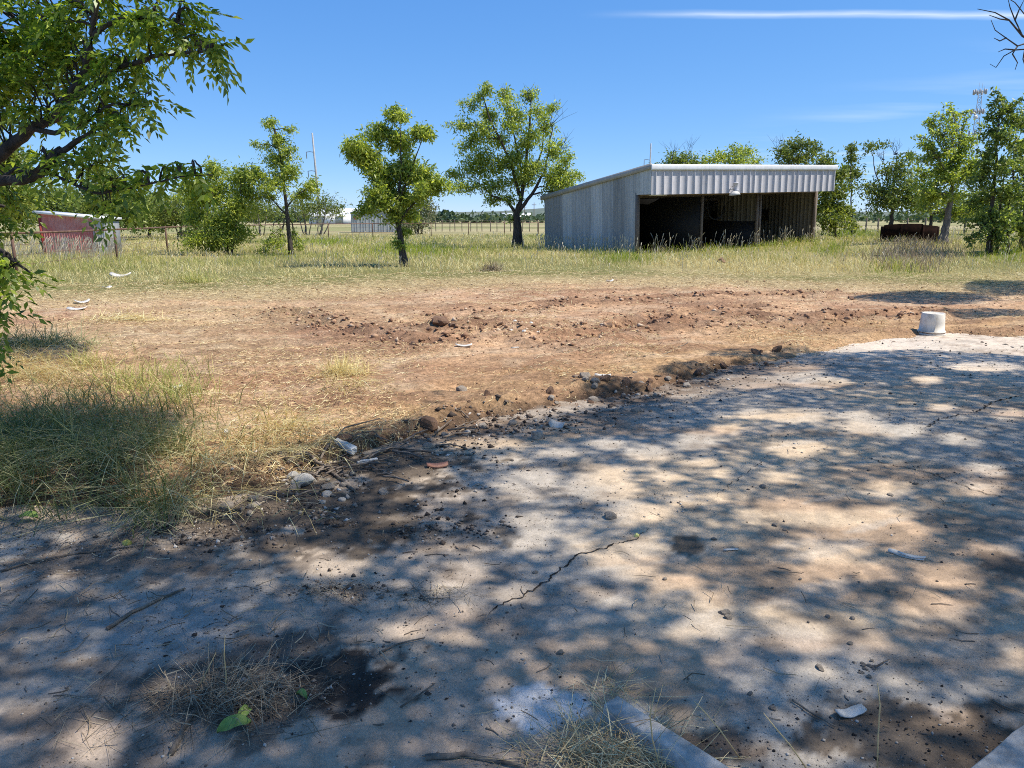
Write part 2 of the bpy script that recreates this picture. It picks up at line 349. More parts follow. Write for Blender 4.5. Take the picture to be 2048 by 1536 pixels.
def gz(x, y):
    x = np.asarray(x, float); y = np.asarray(y, float)
    rise = 0.42 * sstep(7, 19, x) * sstep(19, 34, y) * (1 - sstep(80, 160, y))
    s = sdist(x, y)
    out = sstep(-0.10, 0.45, s)
    near = 1 - sstep(30, 60, y)
    h = -0.09 + out * (0.145 + 0.07 * (fbm(x * 0.7, y * 0.7, 21, 4) - 0.5) * near)
    h += out * near * (0.11 * (fbm(x * 2.2, y * 2.2, 31, 4) - 0.5)) * (0.35 + 0.65 * sstep(0.1, .8, s))
    dirt = out * (1 - sstep(-2, 2, y - field_edge(x)))
    rough = np.zeros_like(x)
    for i, L in enumerate(TRACKS):
        d = dline(x, y, L)
        h += dirt * (-0.05 * np.exp(-(d / 0.16) ** 2) + 0.045 * np.exp(-((d - 0.34) / 0.16) ** 2))
        rough = np.maximum(rough, np.exp(-(d / 0.55) ** 2))
    h += dirt * .05 * (fbm(x * .42 + .10 * y, y * 2.6 - .5 * x, 65, 3) - .5)
    h += dirt * (0.03 + 0.10 * rough) * (fbm(x * 6, y * 6, 41, 3) - 0.5)
    bank = np.exp(-((s - 0.35) / 0.3) ** 2)
    h += bank * out * 0.05 * (fbm(x * 1.7, y * 1.7, 51, 3))
    rag = np.exp(-((s - .28) / .2) ** 2) * sstep(-2.2, -.6, x) * sstep(4.2, 2.6, x)
    h += rag * (.15 * np.maximum(0, fbm(x * 3.4, y * 3.4, 53, 4) - .38) + .10 * (fbm(x * 9, y * 9, 55, 2) - .45))
    # dark hole with clods in the middle of the dirt
    p = G(878, 672); h += dirt * (0.10 * np.exp(-(((x - p.x - .1) / .45) ** 2 + ((y - p.y - .25) / .3) ** 2)) - 0.10 * np.exp(-(((x - p.x) / .28) ** 2 + ((y - p.y + .1) / .18) ** 2)))
    return h + rise

ys = [-14.0]
while ys[-1] < 3500:
    y = ys[-1]
    st = 0.6 if y < 0.4 else (0.0085 * (y + 1.0) if y < 26 else 0.03 * y)
    if y < 0.4 and y + st > 0.4: st = 0.45 - y if 0.45 - y > 0.02 else 0.1
    ys.append(y + st)
ys = np.array(ys); ncol = 470
ss = np.linspace(-1.15, 1.15, ncol)
YY, SS = np.meshgrid(ys, ss, indexing='ij')
XX = SS * (3.2 + np.abs(YY) * 0.93 + np.where(YY < 0, 6, 0) * sstep(0, -6, YY))
ZZ = gz(XX, YY)
def grid_faces(nr, nc):
    i = np.arange(nr - 1)[:, None] * nc + np.arange(nc - 1)[None, :]; i = i.ravel()
    return np.stack([i, i + 1, i + nc + 1, i + nc], 1)
def lerp3(a, b, f): return a + (b - a) * f[:, None]
def C3(*c): return np.array(c, float)[None, :]
def ground_col(x, y):
    n = fbm(x * 0.8, y * 0.8, 61, 5); n2 = fbm(x * 3.1, y * 3.1, 71, 4); n3 = fbm(x * .25, y * .25, 81, 3)
    c = lerp3(np.repeat(C3(0.55, 0.34, 0.20), len(x), 0), C3(0.41, 0.235, 0.14), sstep(.38, .62, n))
    c = lerp3(c, C3(0.64, 0.48, 0.32), sstep(.55, .75, n2) * .6)
    s = sdist(x, y)
    c = lerp3(c, C3(0.50, 0.32, 0.165), np.exp(-((s - .7) / .8) ** 2) * .7)
    stk = fbm(x * .42 + .10 * y, y * 2.6 - .5 * x, 65, 4); c = lerp3(c, C3(0.27, 0.155, 0.098), sstep(.52, .66, stk) * .6); c = lerp3(c, C3(0.58, 0.42, 0.29), sstep(.46, .36, stk) * .35)
    rough = np.zeros_like(x)
    for L in TRACKS: rough = np.maximum(rough, np.exp(-(dline(x, y, L) / 0.5) ** 2))
    c = lerp3(c, C3(0.21, 0.115, 0.072), rough * sstep(.30, .62, n2) * .85)
    c = lerp3(c, C3(0.10, 0.066, 0.045), (1 - sstep(0.10, .42, s + .35 * (n2 - .5))) * .92 * sstep(4.5, 2.0, x))                  # dark crumbled soil at the slab edge
    # left: straw-coloured thatch and darker soil under the rough grass
    th = sstep(.42, .62, fbm(x * .5 + 3, y * .5, 91, 4)) * sstep(.5, -5.5, x) * sstep(6, 8.5, y)
    c = lerp3(c, C3(0.50, 0.39, 0.215), th * .35)
    f = sstep(-2.2, 1.5, y - field_edge(x) + 3 * (n3 - .5))
    fc = lerp3(np.repeat(C3(0.36, 0.30, 0.14), len(x), 0), C3(0.21, 0.20, 0.075), sstep(.4, .6, fbm(x * .12, y * .12, 101, 4)))
    c = lerp3(c, C3(0.47, 0.37, 0.20), sstep(-4.5, -1.5, y - field_edge(x) + 2.5 * (n - .5)) * .75)
    c = lerp3(c, fc, f)
    farc = lerp3(np.repeat(C3(0.42, 0.36, 0.20), len(x), 0), C3(0.30, 0.29, 0.13), sstep(.4, .6, fbm(x * .02, y * .05, 111, 4)))
    c = lerp3(c, farc, sstep(45, 110, y))
    return np.clip(c * np.array([[1.08, 1.08, 1.03]]), 0.01, .85)
def add_attrs(me, col, tread=None):
    a = me.color_attributes.new('Col', 'FLOAT_COLOR', 'POINT')
    a.data.foreach_set('color', np.hstack([col, np.ones((len(col), 1))]).astype(np.float32).ravel())
    if tread is not None:
        b = me.attributes.new('tread', 'FLOAT', 'POINT'); b.data.foreach_set('value', tread.astype(np.float32))
gx, gy = XX.ravel(), YY.ravel()
me = mesh_np('ground', np.stack([gx, gy, ZZ.ravel()], 1), grid_faces(len(ys), ncol), True)
tp = polyline([(830, 800), (790, 745), (750, 715), (700, 690)])
tread = np.exp(-(dline(gx, gy, tp) / .28) ** 4)
add_attrs(me, ground_col(gx, gy), tread)
link('ground', me, M['ground'], kind='structure', label='reddish brown scraped dirt running out into a grassy field')

# ---- concrete slab, dusted over, as its own sheet
def slab_z(x, y): return 0.018 * (fbm(x * 0.6, y * 0.6, 131, 3) - 0.5) + 0.014 * (fbm(x * 3, y * 3, 133, 3) - 0.5) + 0.010 * (fbm(x * 11, y * 11, 135, 2) - .5)
sy = [-7.0]
while sy[-1] < 11.2: sy.append(sy[-1] + (0.35 if sy[-1] < 0.8 else 0.0085 * (sy[-1] + 0.8)))
sy = np.array(sy); ns = 460; s_s = np.linspace(-1, 1, ns)
SY, SS2 = np.meshgrid(sy, s_s, indexing='ij'); SX = SS2 * (2.6 + np.abs(SY) * 0.85); SX = np.clip(SX, -13, 13)
sxv, syv = SX.ravel(), SY.ravel()
szv = slab_z(sxv, syv) - 0.20 * sstep(0.25, 0.8, sdist(sxv, syv))
def blob(x, y, u, v, ru, rv, seed=0, k=.5):
    p = G(u, v); a = G(u + ru, v); b = G(u, v - rv); c = G(u, v + rv)
    rx = a.x - p.x; ry = (b.y - c.y) / 2
    q = np.sqrt(((x - p.x) / rx) ** 2 + ((y - p.y) / ry) ** 2) + k * 2 * (fbm(x * 5, y * 5, 200 + seed, 4) - .5) + 1.1 * (fbm(x * 22, y * 22, 240 + seed, 3) - .5)
    return 1 - sstep(.72, 1.05, q)
def slab_col(x, y):
    n = fbm(x * .9, y * .9, 141, 5); n2 = fbm(x * 2.7 + y, y * 4.5, 151, 4); n3 = fbm(x * .5, y * 2.0, 161, 4)
    c = lerp3(np.repeat(C3(0.60, 0.49, 0.37), len(x), 0), C3(0.43, 0.40, 0.365), sstep(.40, .62, n))
    c = lerp3(c, C3(0.52, 0.35, 0.24), sstep(.55, .72, n3) * .55)
    c = lerp3(c, C3(0.20, 0.165, 0.14), sstep(.60, .75, n2) * .55)
    s = sdist(x, y)
    c = lerp3(c, C3(0.66, 0.60, 0.54), sstep(2.5, 4.5, x) * sstep(6.5, 9.0, y) * .8)                # paler part by the bucket
    c = lerp3(c, C3(0.17, 0.125, 0.095), sstep(-.75, -.05, s) * sstep(.33, .55, n2 * .6 + .4 * n) * .95 * sstep(4.5, 1.5, x))
    # left foreground darker soil film
    lf = sstep(.5, -.5, x + .35 * (y - 2.6)) + .8 * sstep(.35, -.4, x) * sstep(4.6, 3.4, y); lf = np.clip(lf, 0, 1)
    nf = fbm(x * 7, y * 7, 171, 5)
    c = lerp3(c, C3(0.41, 0.355, 0.305), lf * (.45 + .55 * sstep(.3, .6, n2)) * .85)
    c = lerp3(c, C3(0.16, 0.13, 0.11), lf * sstep(.52, .68, .6 * nf + .4 * n) * .7)
    c = lerp3(c, C3(0.24, 0.19, 0.15), (1 - lf) * sstep(.54, .68, .5 * nf + .5 * n3) * .6)                # dust drifts and scuffs
    c = lerp3(c, C3(0.50, 0.47, 0.43), (1 - lf) * sstep(.56, .66, fbm(x * 1.2 + y * 1.5, y * 7 - x * 3, 173, 4)) * .45)
    c = lerp3(c, C3(0.37, 0.365, 0.355), blob(x, y, 330, 1240, 170, 75, 1, .35) * .8)               # cleaner patch of cement
    c = lerp3(c, C3(0.40, 0.39, 0.375), blob(x, y, 20, 1090, 90, 35, 9, .4) * .8)
    c = lerp3(c, C3(0.035, 0.03, 0.028), blob(x, y, 680, 1350, 130, 70, 2, .7) * .95)               # charred spot
    c = lerp3(c, C3(0.07, 0.06, 0.055), blob(x, y, 560, 1300, 110, 40, 12, 1.0) * .7)
    c = lerp3(c, C3(0.075, 0.06, 0.048), blob(x, y, 640, 1025, 230, 70, 3, 1.0) * .85)
    c = lerp3(c, C3(0.08, 0.063, 0.05), blob(x, y, 790, 935, 170, 45, 21, 1.0) * .85)
    c = lerp3(c, C3(0.10, 0.085, 0.072), blob(x, y, 520, 1390, 230, 70, 22, 1.2) * .7)
    c = lerp3(c, C3(0.13, 0.105, 0.088), blob(x, y, 330, 1110, 260, 40, 23, 1.2) * .65)
    c = lerp3(c, C3(0.10, 0.08, 0.062), blob(x, y, 850, 1060, 140, 30, 4, 1.1) * .7)
    c = lerp3(c, C3(0.70, 0.70, 0.72), blob(x, y, 1095, 1425, 85, 52, 5, .6))                       # spilled white cement
    c = lerp3(c, C3(0.66, 0.67, 0.67), blob(x, y, 1260, 1440, 60, 30, 15, .7) * .7)
    c = lerp3(c, C3(0.11, 0.085, 0.065), blob(x, y, 1850, 1480, 330, 75, 6, .7) * .85)              # dark grit by the steps
    c = lerp3(c, C3(0.10, 0.07, 0.055), blob(x, y, 1450, 1500, 120, 45, 7, .6) * .8)
    c = lerp3(c, C3(0.09, 0.075, 0.06), blob(x, y, 1375, 1090, 30, 22, 8, .8) * .85)
    c = lerp3(c, C3(0.13, 0.105, 0.09), blob(x, y, 2030, 1130, 70, 30, 10, .8) * .8)
    return np.clip(c * np.array([[1.09, 1.02, .91]]), 0.01, .8)
me = mesh_np('concrete_slab', np.stack([sxv, syv, szv], 1), grid_faces(len(sy), ns), True)
add_attrs(me, slab_col(sxv, syv))
slab = link('concrete_slab', me, M['slab'], kind='structure', label='old cracked concrete slab dusted with pale soil')
def top_z(x, y):
    return np.maximum(gz(x, y), slab_z(np.asarray(x, float), np.asarray(y, float)) - 0.20 * sstep(0.25, 0.8, sdist(x, y)))
def tz(x, y): return float(top_z(np.array([x]), np.array([y]))[0])

def crack(pts, w, seed):
    r = random.Random(seed); P = [Vector(G(u, v)) for u, v in pts]; Q = []
    for a, b in zip(P[:-1], P[1:]):
        k = max(2, int((b - a).length / 0.016))
        for i in range(k): Q.append(a.lerp(b, i / k))
    Q.append(P[-1]); V = []; F = []
    for i, q in enumerate(Q):
        t = i / (len(Q) - 1); d = (Q[min(i + 1, len(Q) - 1)] - Q[max(i - 1, 0)]).normalized(); nrm = Vector((-d.y, d.x, 0))
        c = q + nrm * (r.uniform(-.007, .007) + .012 * math.sin(t * 61 + seed) * math.sin(t * 23)); hw = w * min(1, 6 * t + .1, 6 * (1 - t) + .1) * r.uniform(.2, 1.0)
        for s in (-1, 1):
            p = c + nrm * hw * s; V.append((p.x, p.y, tz(p.x, p.y) + 0.004))
        if i: F.append((2 * i - 2, 2 * i - 1, 2 * i + 1, 2 * i))
    link('crack', mesh_np('crack', V, F), M['crack'], slab)
crack([(950, 1240), (1010, 1208), (1080, 1175), (1105, 1150), (1130, 1135), (1150, 1112), (1200, 1098), (1265, 1078), (1300, 1058)], .0065, 1)
crack([(1425, 1000), (1470, 962), (1510, 932), (1545, 900)], .0025, 2)
crack([(2048, 790), (1985, 805), (1960, 822), (1935, 828)], .010, 3)
crack([(1935, 828), (1880, 838), (1850, 858)], .008, 4)
crack([(1700, 900), (1760, 925), (1850, 945), (1930, 975), (2048, 1010)], .0045, 5)

# ------------------------------------------------------------------ foliage tools
def unit(A): return A / (np.linalg.norm(A, axis=1)[:, None] + 1e-9)
def leaf_quads(P, L, Wd, droop=0.5, seed=0, spread=1.0):
    r = np.random.default_rng(seed); n = len(P)
    A = r.normal(size=(n, 3)) * spread; A[:, 2] -= droop; A = unit(A)
    B = unit(np.cross(A, r.normal(size=(n, 3)))); Nn = np.cross(A, B)
    L = L * r.uniform(.6, 1.25, n)[:, None]; Wd = Wd * r.uniform(.7, 1.2, n)[:, None]
    mid = P + A * L * .45 + Nn * Wd * .22
    V = np.stack([P, mid + B * Wd * .5, P + A * L, mid - B * Wd * .5], 1).reshape(-1, 3)
    F = np.arange(4 * n).reshape(n, 4); return V, F
def compound_leaves(P, D, L, seed=0, pairs=6):
    """pinnate leaves: base P, direction D, length L; leaflets as folded blades (two quads each)."""
    r = np.random.default_rng(seed); n = len(P); D = unit(D); Vs = []; Fs = []; off = 0
    side = unit(np.cross(D, np.array([[0, 0, 1.0]]) + .3 * r.normal(size=(n, 3)))); up = np.cross(side, D)
    LL = L * r.uniform(.7, 1.2, n)[:, None]
    for k in range(pairs * 2 + 1):
        i = k // 2; t = .18 + .82 * i / pairs; sg = 1 if k % 2 else -1
        if k == pairs * 2: sg = 0; t = 1.0
        base = P + D * LL * t + np.array([[0, 0, -1.0]]) * LL * .25 * t * t
        dr = D * (.75 if sg else 1.0) + side * sg * .95 + np.array([[0, 0, -1.0]]) * r.uniform(-.1, .55, n)[:, None] + .25 * r.normal(size=(n, 3))
        dr = unit(dr); w = unit(np.cross(dr, up + .4 * r.normal(size=(n, 3)))); nn = np.cross(w, dr)
        l = LL * .31 * r.uniform(.75, 1.15, n)[:, None]; hw = l * .20
        m1 = base + dr * l * .42; tip = base + dr * l - nn * l * .12 * np.sign(nn[:, 2:3] + 1e-6)
        V = np.stack([base, m1 + w * hw + nn * hw * .35, tip, m1 - w * hw + nn * hw * .35], 1)
        Vs.append(V.reshape(-1, 3)); Fs.append(np.arange(4 * n).reshape(n, 4) + off); off += 4 * n
    return np.vstack(Vs), np.vstack(Fs)
def bez(p0, p1, n=6, wig=0.08, bend=(0, 0, 0)):
    L = (p1 - p0).length; out = []
    for i in range(n + 1):
        t = i / n; q = p0.lerp(p1, t) + Vector(bend) * (4 * t * (1 - t))
        if 0 < i < n: q = q + Vector((random.gauss(0, 1), random.gauss(0, 1), random.gauss(0, 1))) * wig * L * .5
        out.append(q)
    return out

def make_tree(name, label, d, trunk_px, r0, lobes, leaf, Lf, Wf, per=90, limbs=(), bark='bark', twigs=(), group=None, droop=.6,
              depth=1.0, seed=0, clump=.32, cat='tree', twig_n=16, stems=(), base_z=None):
    """trunk and limbs drawn as polylines, leafy boughs as uneven lobes (u, v, ru, rv, density) at their real size around depth d"""
    random.seed(1000 + seed); r = np.random.default_rng(500 + seed)
    scale = d / (FPX * .96)
    tp = [W(u, v, d) for u, v in trunk_px]
    bz = tz(tp[0].x, tp[0].y) if base_z is None else base_z
    tp[0].z = bz - .05
    root = thing(name, (tp[0].x, tp[0].y, bz), label, cat, group)
    inv = Matrix.Translation(-Vector(root.location))
    tr = Acc(); br = Acc(); crown_pts = []
    def spl(pts, k=5):
        out = []
        for a, b in zip(pts[:-1], pts[1:]):
            for i in range(k): out.append(a.lerp(b, i / k) + Vector((random.gauss(0, 1), random.gauss(0, 1), 0)) * (a - b).length * .012)
        return out + [pts[-1]]
    T = spl(tp); nT = len(T)
    rad = [r0 * (1.35 - .35 * min(1, i / 3)) * (1 - .62 * i / (nT - 1)) for i in range(nT)]
    tr.tube(T, rad, 9); nodes = [(p, ra) for p, ra in zip(T[nT // 3:], rad[nT // 3:])]
    for st, sr in stems:
        S = [W(u, v, d + random.uniform(-.3, .3) * depth) for u, v in st]; S[0].z = tz(S[0].x, S[0].y) - .05
        S = spl(S); rr = [sr * (1 - .7 * i / (len(S) - 1)) for i in range(len(S))]
        tr.tube(S, rr, 7); nodes += [(p, ra) for p, ra in zip(S[len(S) // 3:], rr[len(S) // 3:])]
    for lm, lr in limbs:
        S = [W(u, v, d + (q[0] if q else 0)) for u, v, *q in lm]; S = spl(S, 4)
        rr = [lr * (1 - .75 * i / (len(S) - 1)) for i in range(len(S))]
        br.tube(S, rr, 7); nodes += [(p, ra) for p, ra in zip(S[1:], rr[1:])]
    for lb in lobes:
        u, v, ru, rv = lb[:4]; ru *= 1.08; rv *= 1.08; den = lb[4] if len(lb) > 4 else 1.0
        rm = (ru + rv) / 2 * scale; dd = d + random.uniform(-1, 1) * depth * (.35 + rm * .5)
        c = W(u, v, dd); rx, ry, rz = ru * scale, rm, rv * scale
        cand = [(p, q) for p, q in nodes if p.z < c.z + rz * .3] or nodes
        p0, pr = min(cand, key=lambda a: (a[0] - c).length + .25 * abs(a[0].x - c.x))
        k = max(4, int(twig_n * (rx * rz) ** .35))
        L = bez(p0, c, 5, .06, (0, 0, (p0 - c).length * .06)); lr = max(.008, min(pr * .6, .018 + .012 * (c - p0).length))
        rr = [lr * (1 - .7 * i / 5) for i in range(6)]; br.tube(L, rr, 6)
        for j in range(k):
            q = r.normal(size=3); q /= np.linalg.norm(q); q *= r.uniform(.35, 1) ** .5
            e = c + Vector((q[0] * rx, q[1] * ry, q[2] * rz)); st = L[random.randint(2, 5)]
            tw = bez(st, e, 3, .10, (0, 0, .05)); br.tube(tw, [lr * .4, lr * .3, lr * .2, .004], 4)
            m = max(3, int(2.3 * per * den * rx * rz / (scale * scale) / 2600 * 26 / k * random.uniform(.5, 1.5)))
            cr = clump * min(1.1, max(.3, rm)); tt = r.uniform(.15, 1.12, m)[:, None]; A_ = np.array([tuple(p) for p in tw]); ix = np.clip(tt * 3, 0, 2.999); i0 = ix.astype(int)[:, 0]
            base = A_[i0] * (1 - (ix - i0[:, None])) + A_[i0 + 1] * (ix - i0[:, None])
            crown_pts.append(base + r.normal(size=(m, 3)) * cr * np.array([[.62, .62, .5]]))
    for tw, tr_ in twigs:                                               # leafless twigs at the top
        S = [W(u, v, d + (q[0] if q else 0)) for u, v, *q in tw]
        if len(S) == 3: S.insert(0, min(nodes, key=lambda a: (a[0] - S[0]).length)[0])
        S = spl(S, 3)
        br.tube(S, [tr_ * (1 - .8 * i / (len(S) - 1)) for i in range(len(S))], 4)
    P = np.vstack(crown_pts)
    gzz = gz(P[:, 0], P[:, 1]); P = P[P[:, 2] > gzz + .08]
    V, F = leaf_quads(P, Lf, Wf, droop, seed + 77)
    o3 = np.array(root.location)[None]
    me = tr.mesh('trunk', True); me.transform(inv); link('trunk', me, M[bark], root)
    if br.V: me = br.mesh('branches', True); me.transform(inv); link('branches', me, M[bark], root)
    link('crown', mesh_np('crown', V - o3, F), M[leaf], root)
    return root
def fan(u, v, n, spread, length, seed, lean=0):
    rr = random.Random(seed); out = []
    for i in range(n):
        a = math.radians(90 + lean + (rr.random() - .5) * spread); l = length * rr.uniform(.55, 1.1)
        m = (u + math.cos(a) * l * .5 + rr.uniform(-3, 3), v - math.sin(a) * l * .5)
        e = (m[0] + math.cos(a + rr.uniform(-.4, .4)) * l * .5, m[1] - math.sin(a) * l * .5)
        out.append(([(u + rr.uniform(-5, 5), v), m, e], .016))
        out.append(([m, (m[0] + rr.uniform(-14, 14), m[1] - l * .35)], .010))
    return out

# ------------------------------------------------------------------ metal shed
def rib_profile(w, pitch, rw, depth, first=None):
    xs = [(0, 0)]; x = pitch / 2 if first is None else first
    while x + rw < w:
        xs += [(x - rw, 0), (x - rw * .45, depth), (x + rw * .45, depth), (x + rw, 0)]; x += pitch
    xs.append((w, 0)); return xs
def sheet(prof, z0f, z1f, axis='x', off=0.0, sgn=-1, start=0.0):
    """ribbed sheet standing on the local x (or y) axis, ribs proud towards sgn"""
    V = []; F = []
    for i, (a, h) in enumerate(prof):
        for z in (z0f(a + start), z1f(a + start)):
            V.append((a + start, off + sgn * h, z) if axis == 'x' else (off + sgn * h, a + start, z))
        if i: F.append((2 * i - 2, 2 * i, 2 * i + 1, 2 * i - 1))
    return V, F
S_TH = R(29.8); S_TILT = math.atan(.39 / 12.7); SW, SL = 12.15, 7.75
sx0, sy0 = 5.68, 34.37
shed = thing('metal_shed', (sx0, sy0, 0.0), 'open-fronted grey corrugated metal shed with a ribbed white fascia, standing in tall grass', 'shed', rot=(0, -S_TILT, S_TH))
def roof_z(y): return 3.90 + (2.80 - 3.90) * (y + 1.0) / (SL + 1.0)
wall_mats = ['galv_side', 'galv_side_b', 'galv_side', 'galv_side_c', 'galv_side', 'galv_side', 'galv_side_c', 'galv_side_b', 'galv_side_b']
edges = np.linspace(0, SL, 10)
for i in range(9):
    y0, y1 = edges[i], edges[i + 1]; a = Acc()
    a.add(*sheet(rib_profile(y1 - y0 + .03, .287, .03, .035), lambda y: -.35, lambda y: roof_z(y) - .06, 'y', -.003 * (i % 2), -1, y0))
    a.build('wall_panel', M[wall_mats[i]], shed)
a = Acc(); a.add(*sheet(rib_profile(1.0, .3, .02, .018), lambda y: 2.66, lambda y: roof_z(y) - .05, 'y', -.012, -1, -1.0)); a.build('return_panel', M['galv_side_c'], shed)
fe = np.linspace(0, SW, 5)
for i in range(4):
    a = Acc(); a.add(*sheet(rib_profile(fe[i + 1] - fe[i] + .02, .4536, .026, .055, .227), lambda x: 2.64, lambda x: 3.78, 'x', -1.0 - .004 * (i % 2), -1, fe[i])); a.build('fascia_panel', M['galv_fascia'], shed)
    a = Acc(); x0, x1 = fe[i] + .004, fe[i + 1] - .004
    if i == 0: x0 -= .06
    if i == 3: x1 += .06
    V = []; prof = [(-1.0, 3.93), (-1.085, 3.91), (-1.10, 3.87), (-1.095, 3.74), (-1.085, 3.68), (-1.05, 3.67)]
    for x in (x0, x1): V += [(x, y, z) for y, z in prof]
    n = len(prof); a.add(V, [(k, k + 1, n + k + 1, n + k) for k in range(n - 1)]); a.add(V, [(0, 1, 2, 5), (2, 3, 4, 5), (n, n + 5, n + 2, n + 1), (n + 2, n + 5, n + 4, n + 3)])
    a.build('fascia_trim', M['galv_trim'], shed)
re_ = np.linspace(-.06, SW + .06, 14)
for i in range(13):
    V, F = sheet(rib_profile(re_[i + 1] - re_[i] + .02, .24, .02, .025), lambda x: 0, lambda x: 1, 'x', 0, -1, re_[i])
    V = [(x, -1.0 if z == 0 else SL + .25, roof_z(-1.0 if z == 0 else SL + .25) + .02 - h + .003 * (i % 2)) for x, h, z in V]
    a = Acc(); a.add(V, F); a.build('roof_panel', M['galv_roof'], shed)
a = Acc(); V = []
for y in (-1.02, SL + .28): V += [(-.10, y, roof_z(y) + .06), (-.10, y, roof_z(y) - .17), (-.02, y, roof_z(y) - .17), (-.02, y, roof_z(y) + .07)]
a.add(V, [(0, 1, 5, 4), (1, 2, 6, 5), (3, 0, 4, 7), (2, 3, 7, 6), (0, 3, 2, 1), (4, 5, 6, 7)]); a.build('rake_trim', M['galv_rake'], shed)
be = np.linspace(0, SW, 13)
for i in range(12):
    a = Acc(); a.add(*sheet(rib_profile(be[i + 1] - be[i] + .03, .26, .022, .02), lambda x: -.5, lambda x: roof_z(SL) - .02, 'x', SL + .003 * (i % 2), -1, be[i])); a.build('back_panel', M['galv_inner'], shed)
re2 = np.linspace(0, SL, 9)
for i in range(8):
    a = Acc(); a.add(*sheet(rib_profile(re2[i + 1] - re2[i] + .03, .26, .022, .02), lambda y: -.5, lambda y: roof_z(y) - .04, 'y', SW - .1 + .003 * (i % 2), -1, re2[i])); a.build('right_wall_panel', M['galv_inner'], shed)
def post(s, lean=0.0, w=.055, mat='wood_grey', top=2.75):
    a = Acc(); a.add([(s + dx + lean * z, dy, z) for z in (-.5, top) for dy in (-w, w) for dx in (-w, w)], [(0, 2, 3, 1), (4, 5, 7, 6), (0, 1, 5, 4), (2, 6, 7, 3), (0, 4, 6, 2), (1, 3, 7, 5)])
    a.build('post', M[mat], shed)
post(.06, .0, .07); post(3.96, .012, .05); post(7.72, -.008, .06); post(7.92, .0, .05); post(12.0, .01, .08)
for y, z0, z1, nm in ((0.0, 2.60, 2.84, 'header_beam'), (SL - .12, 1.0, 1.12, 'wall_girt'), (SL - .12, 2.0, 2.12, 'wall_girt')):
    a = Acc(); a.box(.13, SW - .15, y - .07, y + .06, z0, z1); a.build(nm, M['wood_grey'], shed)
for y, z0 in ((2.6, 2.55), (5.2, 2.3)):
    a = Acc(); a.box(.02, SW - .12, y - .08, y + .08, z0, z0 + .2); a.build('roof_beam', M['wood_grey'], shed)
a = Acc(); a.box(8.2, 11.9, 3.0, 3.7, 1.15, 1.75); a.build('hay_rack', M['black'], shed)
a = Acc(); a.box(3.9, 3.96, .1, SL - .1, -.4, 2.5); a.build('partition', M['black'], shed)  # black in place of the deep shade inside the left bay
a = Acc(); a.box(7.83, 7.87, .1, SL - .1, -.4, 1.25); a.build('partition', M['black'], shed)  # lower part coloured black to carry the shade below the lit panels
for k in range(3):
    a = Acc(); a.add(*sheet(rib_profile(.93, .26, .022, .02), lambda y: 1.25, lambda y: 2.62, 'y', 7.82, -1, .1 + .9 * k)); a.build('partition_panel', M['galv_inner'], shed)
a = Acc(); a.box(.4, 1.1, -.75, -.35, 2.60, 2.66); a.build('soffit_board', M['far_white'], shed)  # plain white panel standing in for the light fixture under the fascia
shedM = Matrix.Translation((sx0, sy0, 0)) @ Matrix.Rotation(S_TH, 4, 'Z') @ Matrix.Rotation(-S_TILT, 4, 'Y')
lp = shedM @ Vector((4.75, -1.28, 2.70))
lamp = thing('barn_lamp', lp, 'small round barn lamp bracketed to the lower edge of the shed fascia', 'lamp', rot=(0, R(-8), S_TH))
a = Acc(); a.lathe([(.0, .02), (.10, .03), (.22, -.06), (.27, -.15), (.25, -.15), (.20, -.07), (.0, -.02)], 20); a.build('reflector', M['lamp_white'], lamp, True)
a = Acc(); a.lathe([(.0, .42), (.12, .41), (.13, .38), (.11, .36), (.11, .06), (.13, .03), (.0, .03)], 16, .10, .0); a.build('housing', M['galv_fascia'], lamp, True)
a = Acc(); a.tube([(-.30, .02, .12), (-.15, 0, .14), (.02, 0, .10), (.10, .06, .2), (.10, .24, .24)], .022, 6); a.build('bracket_arm', M['galv_rake'], lamp)
hp = shedM @ Vector((6.1, 1.2, 2.0))
a = Acc()
for k in range(3):
    a.tube([((.60 - .02 * k) * math.cos(t), .03 * math.sin(5 * t + k) + .03 * k, (.62 - .015 * k) * math.sin(t)) for t in np.linspace(0, 2 * math.pi, 40)], .022, 6)
o = a.build('hose_coil', M['black'], None, True, label='black hose hung in a loop inside the middle bay of the shed', category='hose'); o.location = hp; o.rotation_euler = (0, 0, S_TH)

# ------------------------------------------------------------------ red tin shelter on the left
rx0, ry0 = W(90, 500, 33).x, 33.0
red = thing('tin_shelter', (rx0, ry0, 0), 'low tin shelter with faded red paint behind the pipe fence', 'shelter', rot=(0, 0, R(14)))
RW = 2.5
def rroof(x): return 1.86 - .10 * x
for i in range(5):
    x0 = RW * i / 5; a = Acc()
    a.add(*sheet(rib_profile(RW / 5 + .02, .10, .020, .022), lambda x: -.2, lambda x: rroof(x) - .04, 'x', .003 * (i % 2), -1, x0)); a.build('wall_panel', M['red_faded'] if i < 4 else M['galv_side_c'], red)
a = Acc(); a.add([(x, y, rroof(x) + z) for x in (-.25, RW + .12) for y in (-.15, 2.6) for z in (-.04, .07)], [(0, 1, 3, 2), (4, 6, 7, 5), (0, 4, 5, 1), (2, 3, 7, 6), (1, 5, 7, 3), (0, 2, 6, 4)]); a.build('roof', M['galv_trim'], red)
a = Acc(); a.box(-.09, -.004, -.06, .12, -.2, 1.80); a.build('corner_post', M['red_paint'], red)
a = Acc(); a.box(-.06, -.01, .14, 2.4, -.2, 1.80); a.build('side_wall', M['red_paint'], red)
a = Acc(); a.box(-.05, RW, 2.35, 2.40, -.2, 1.5); a.build('rear_wall', M['galv_side_b'], red)
a = Acc(); a.box(RW - .02, RW + .03, .0, 2.35, -.2, 1.5); a.build('side_wall', M['galv_side_b'], red)
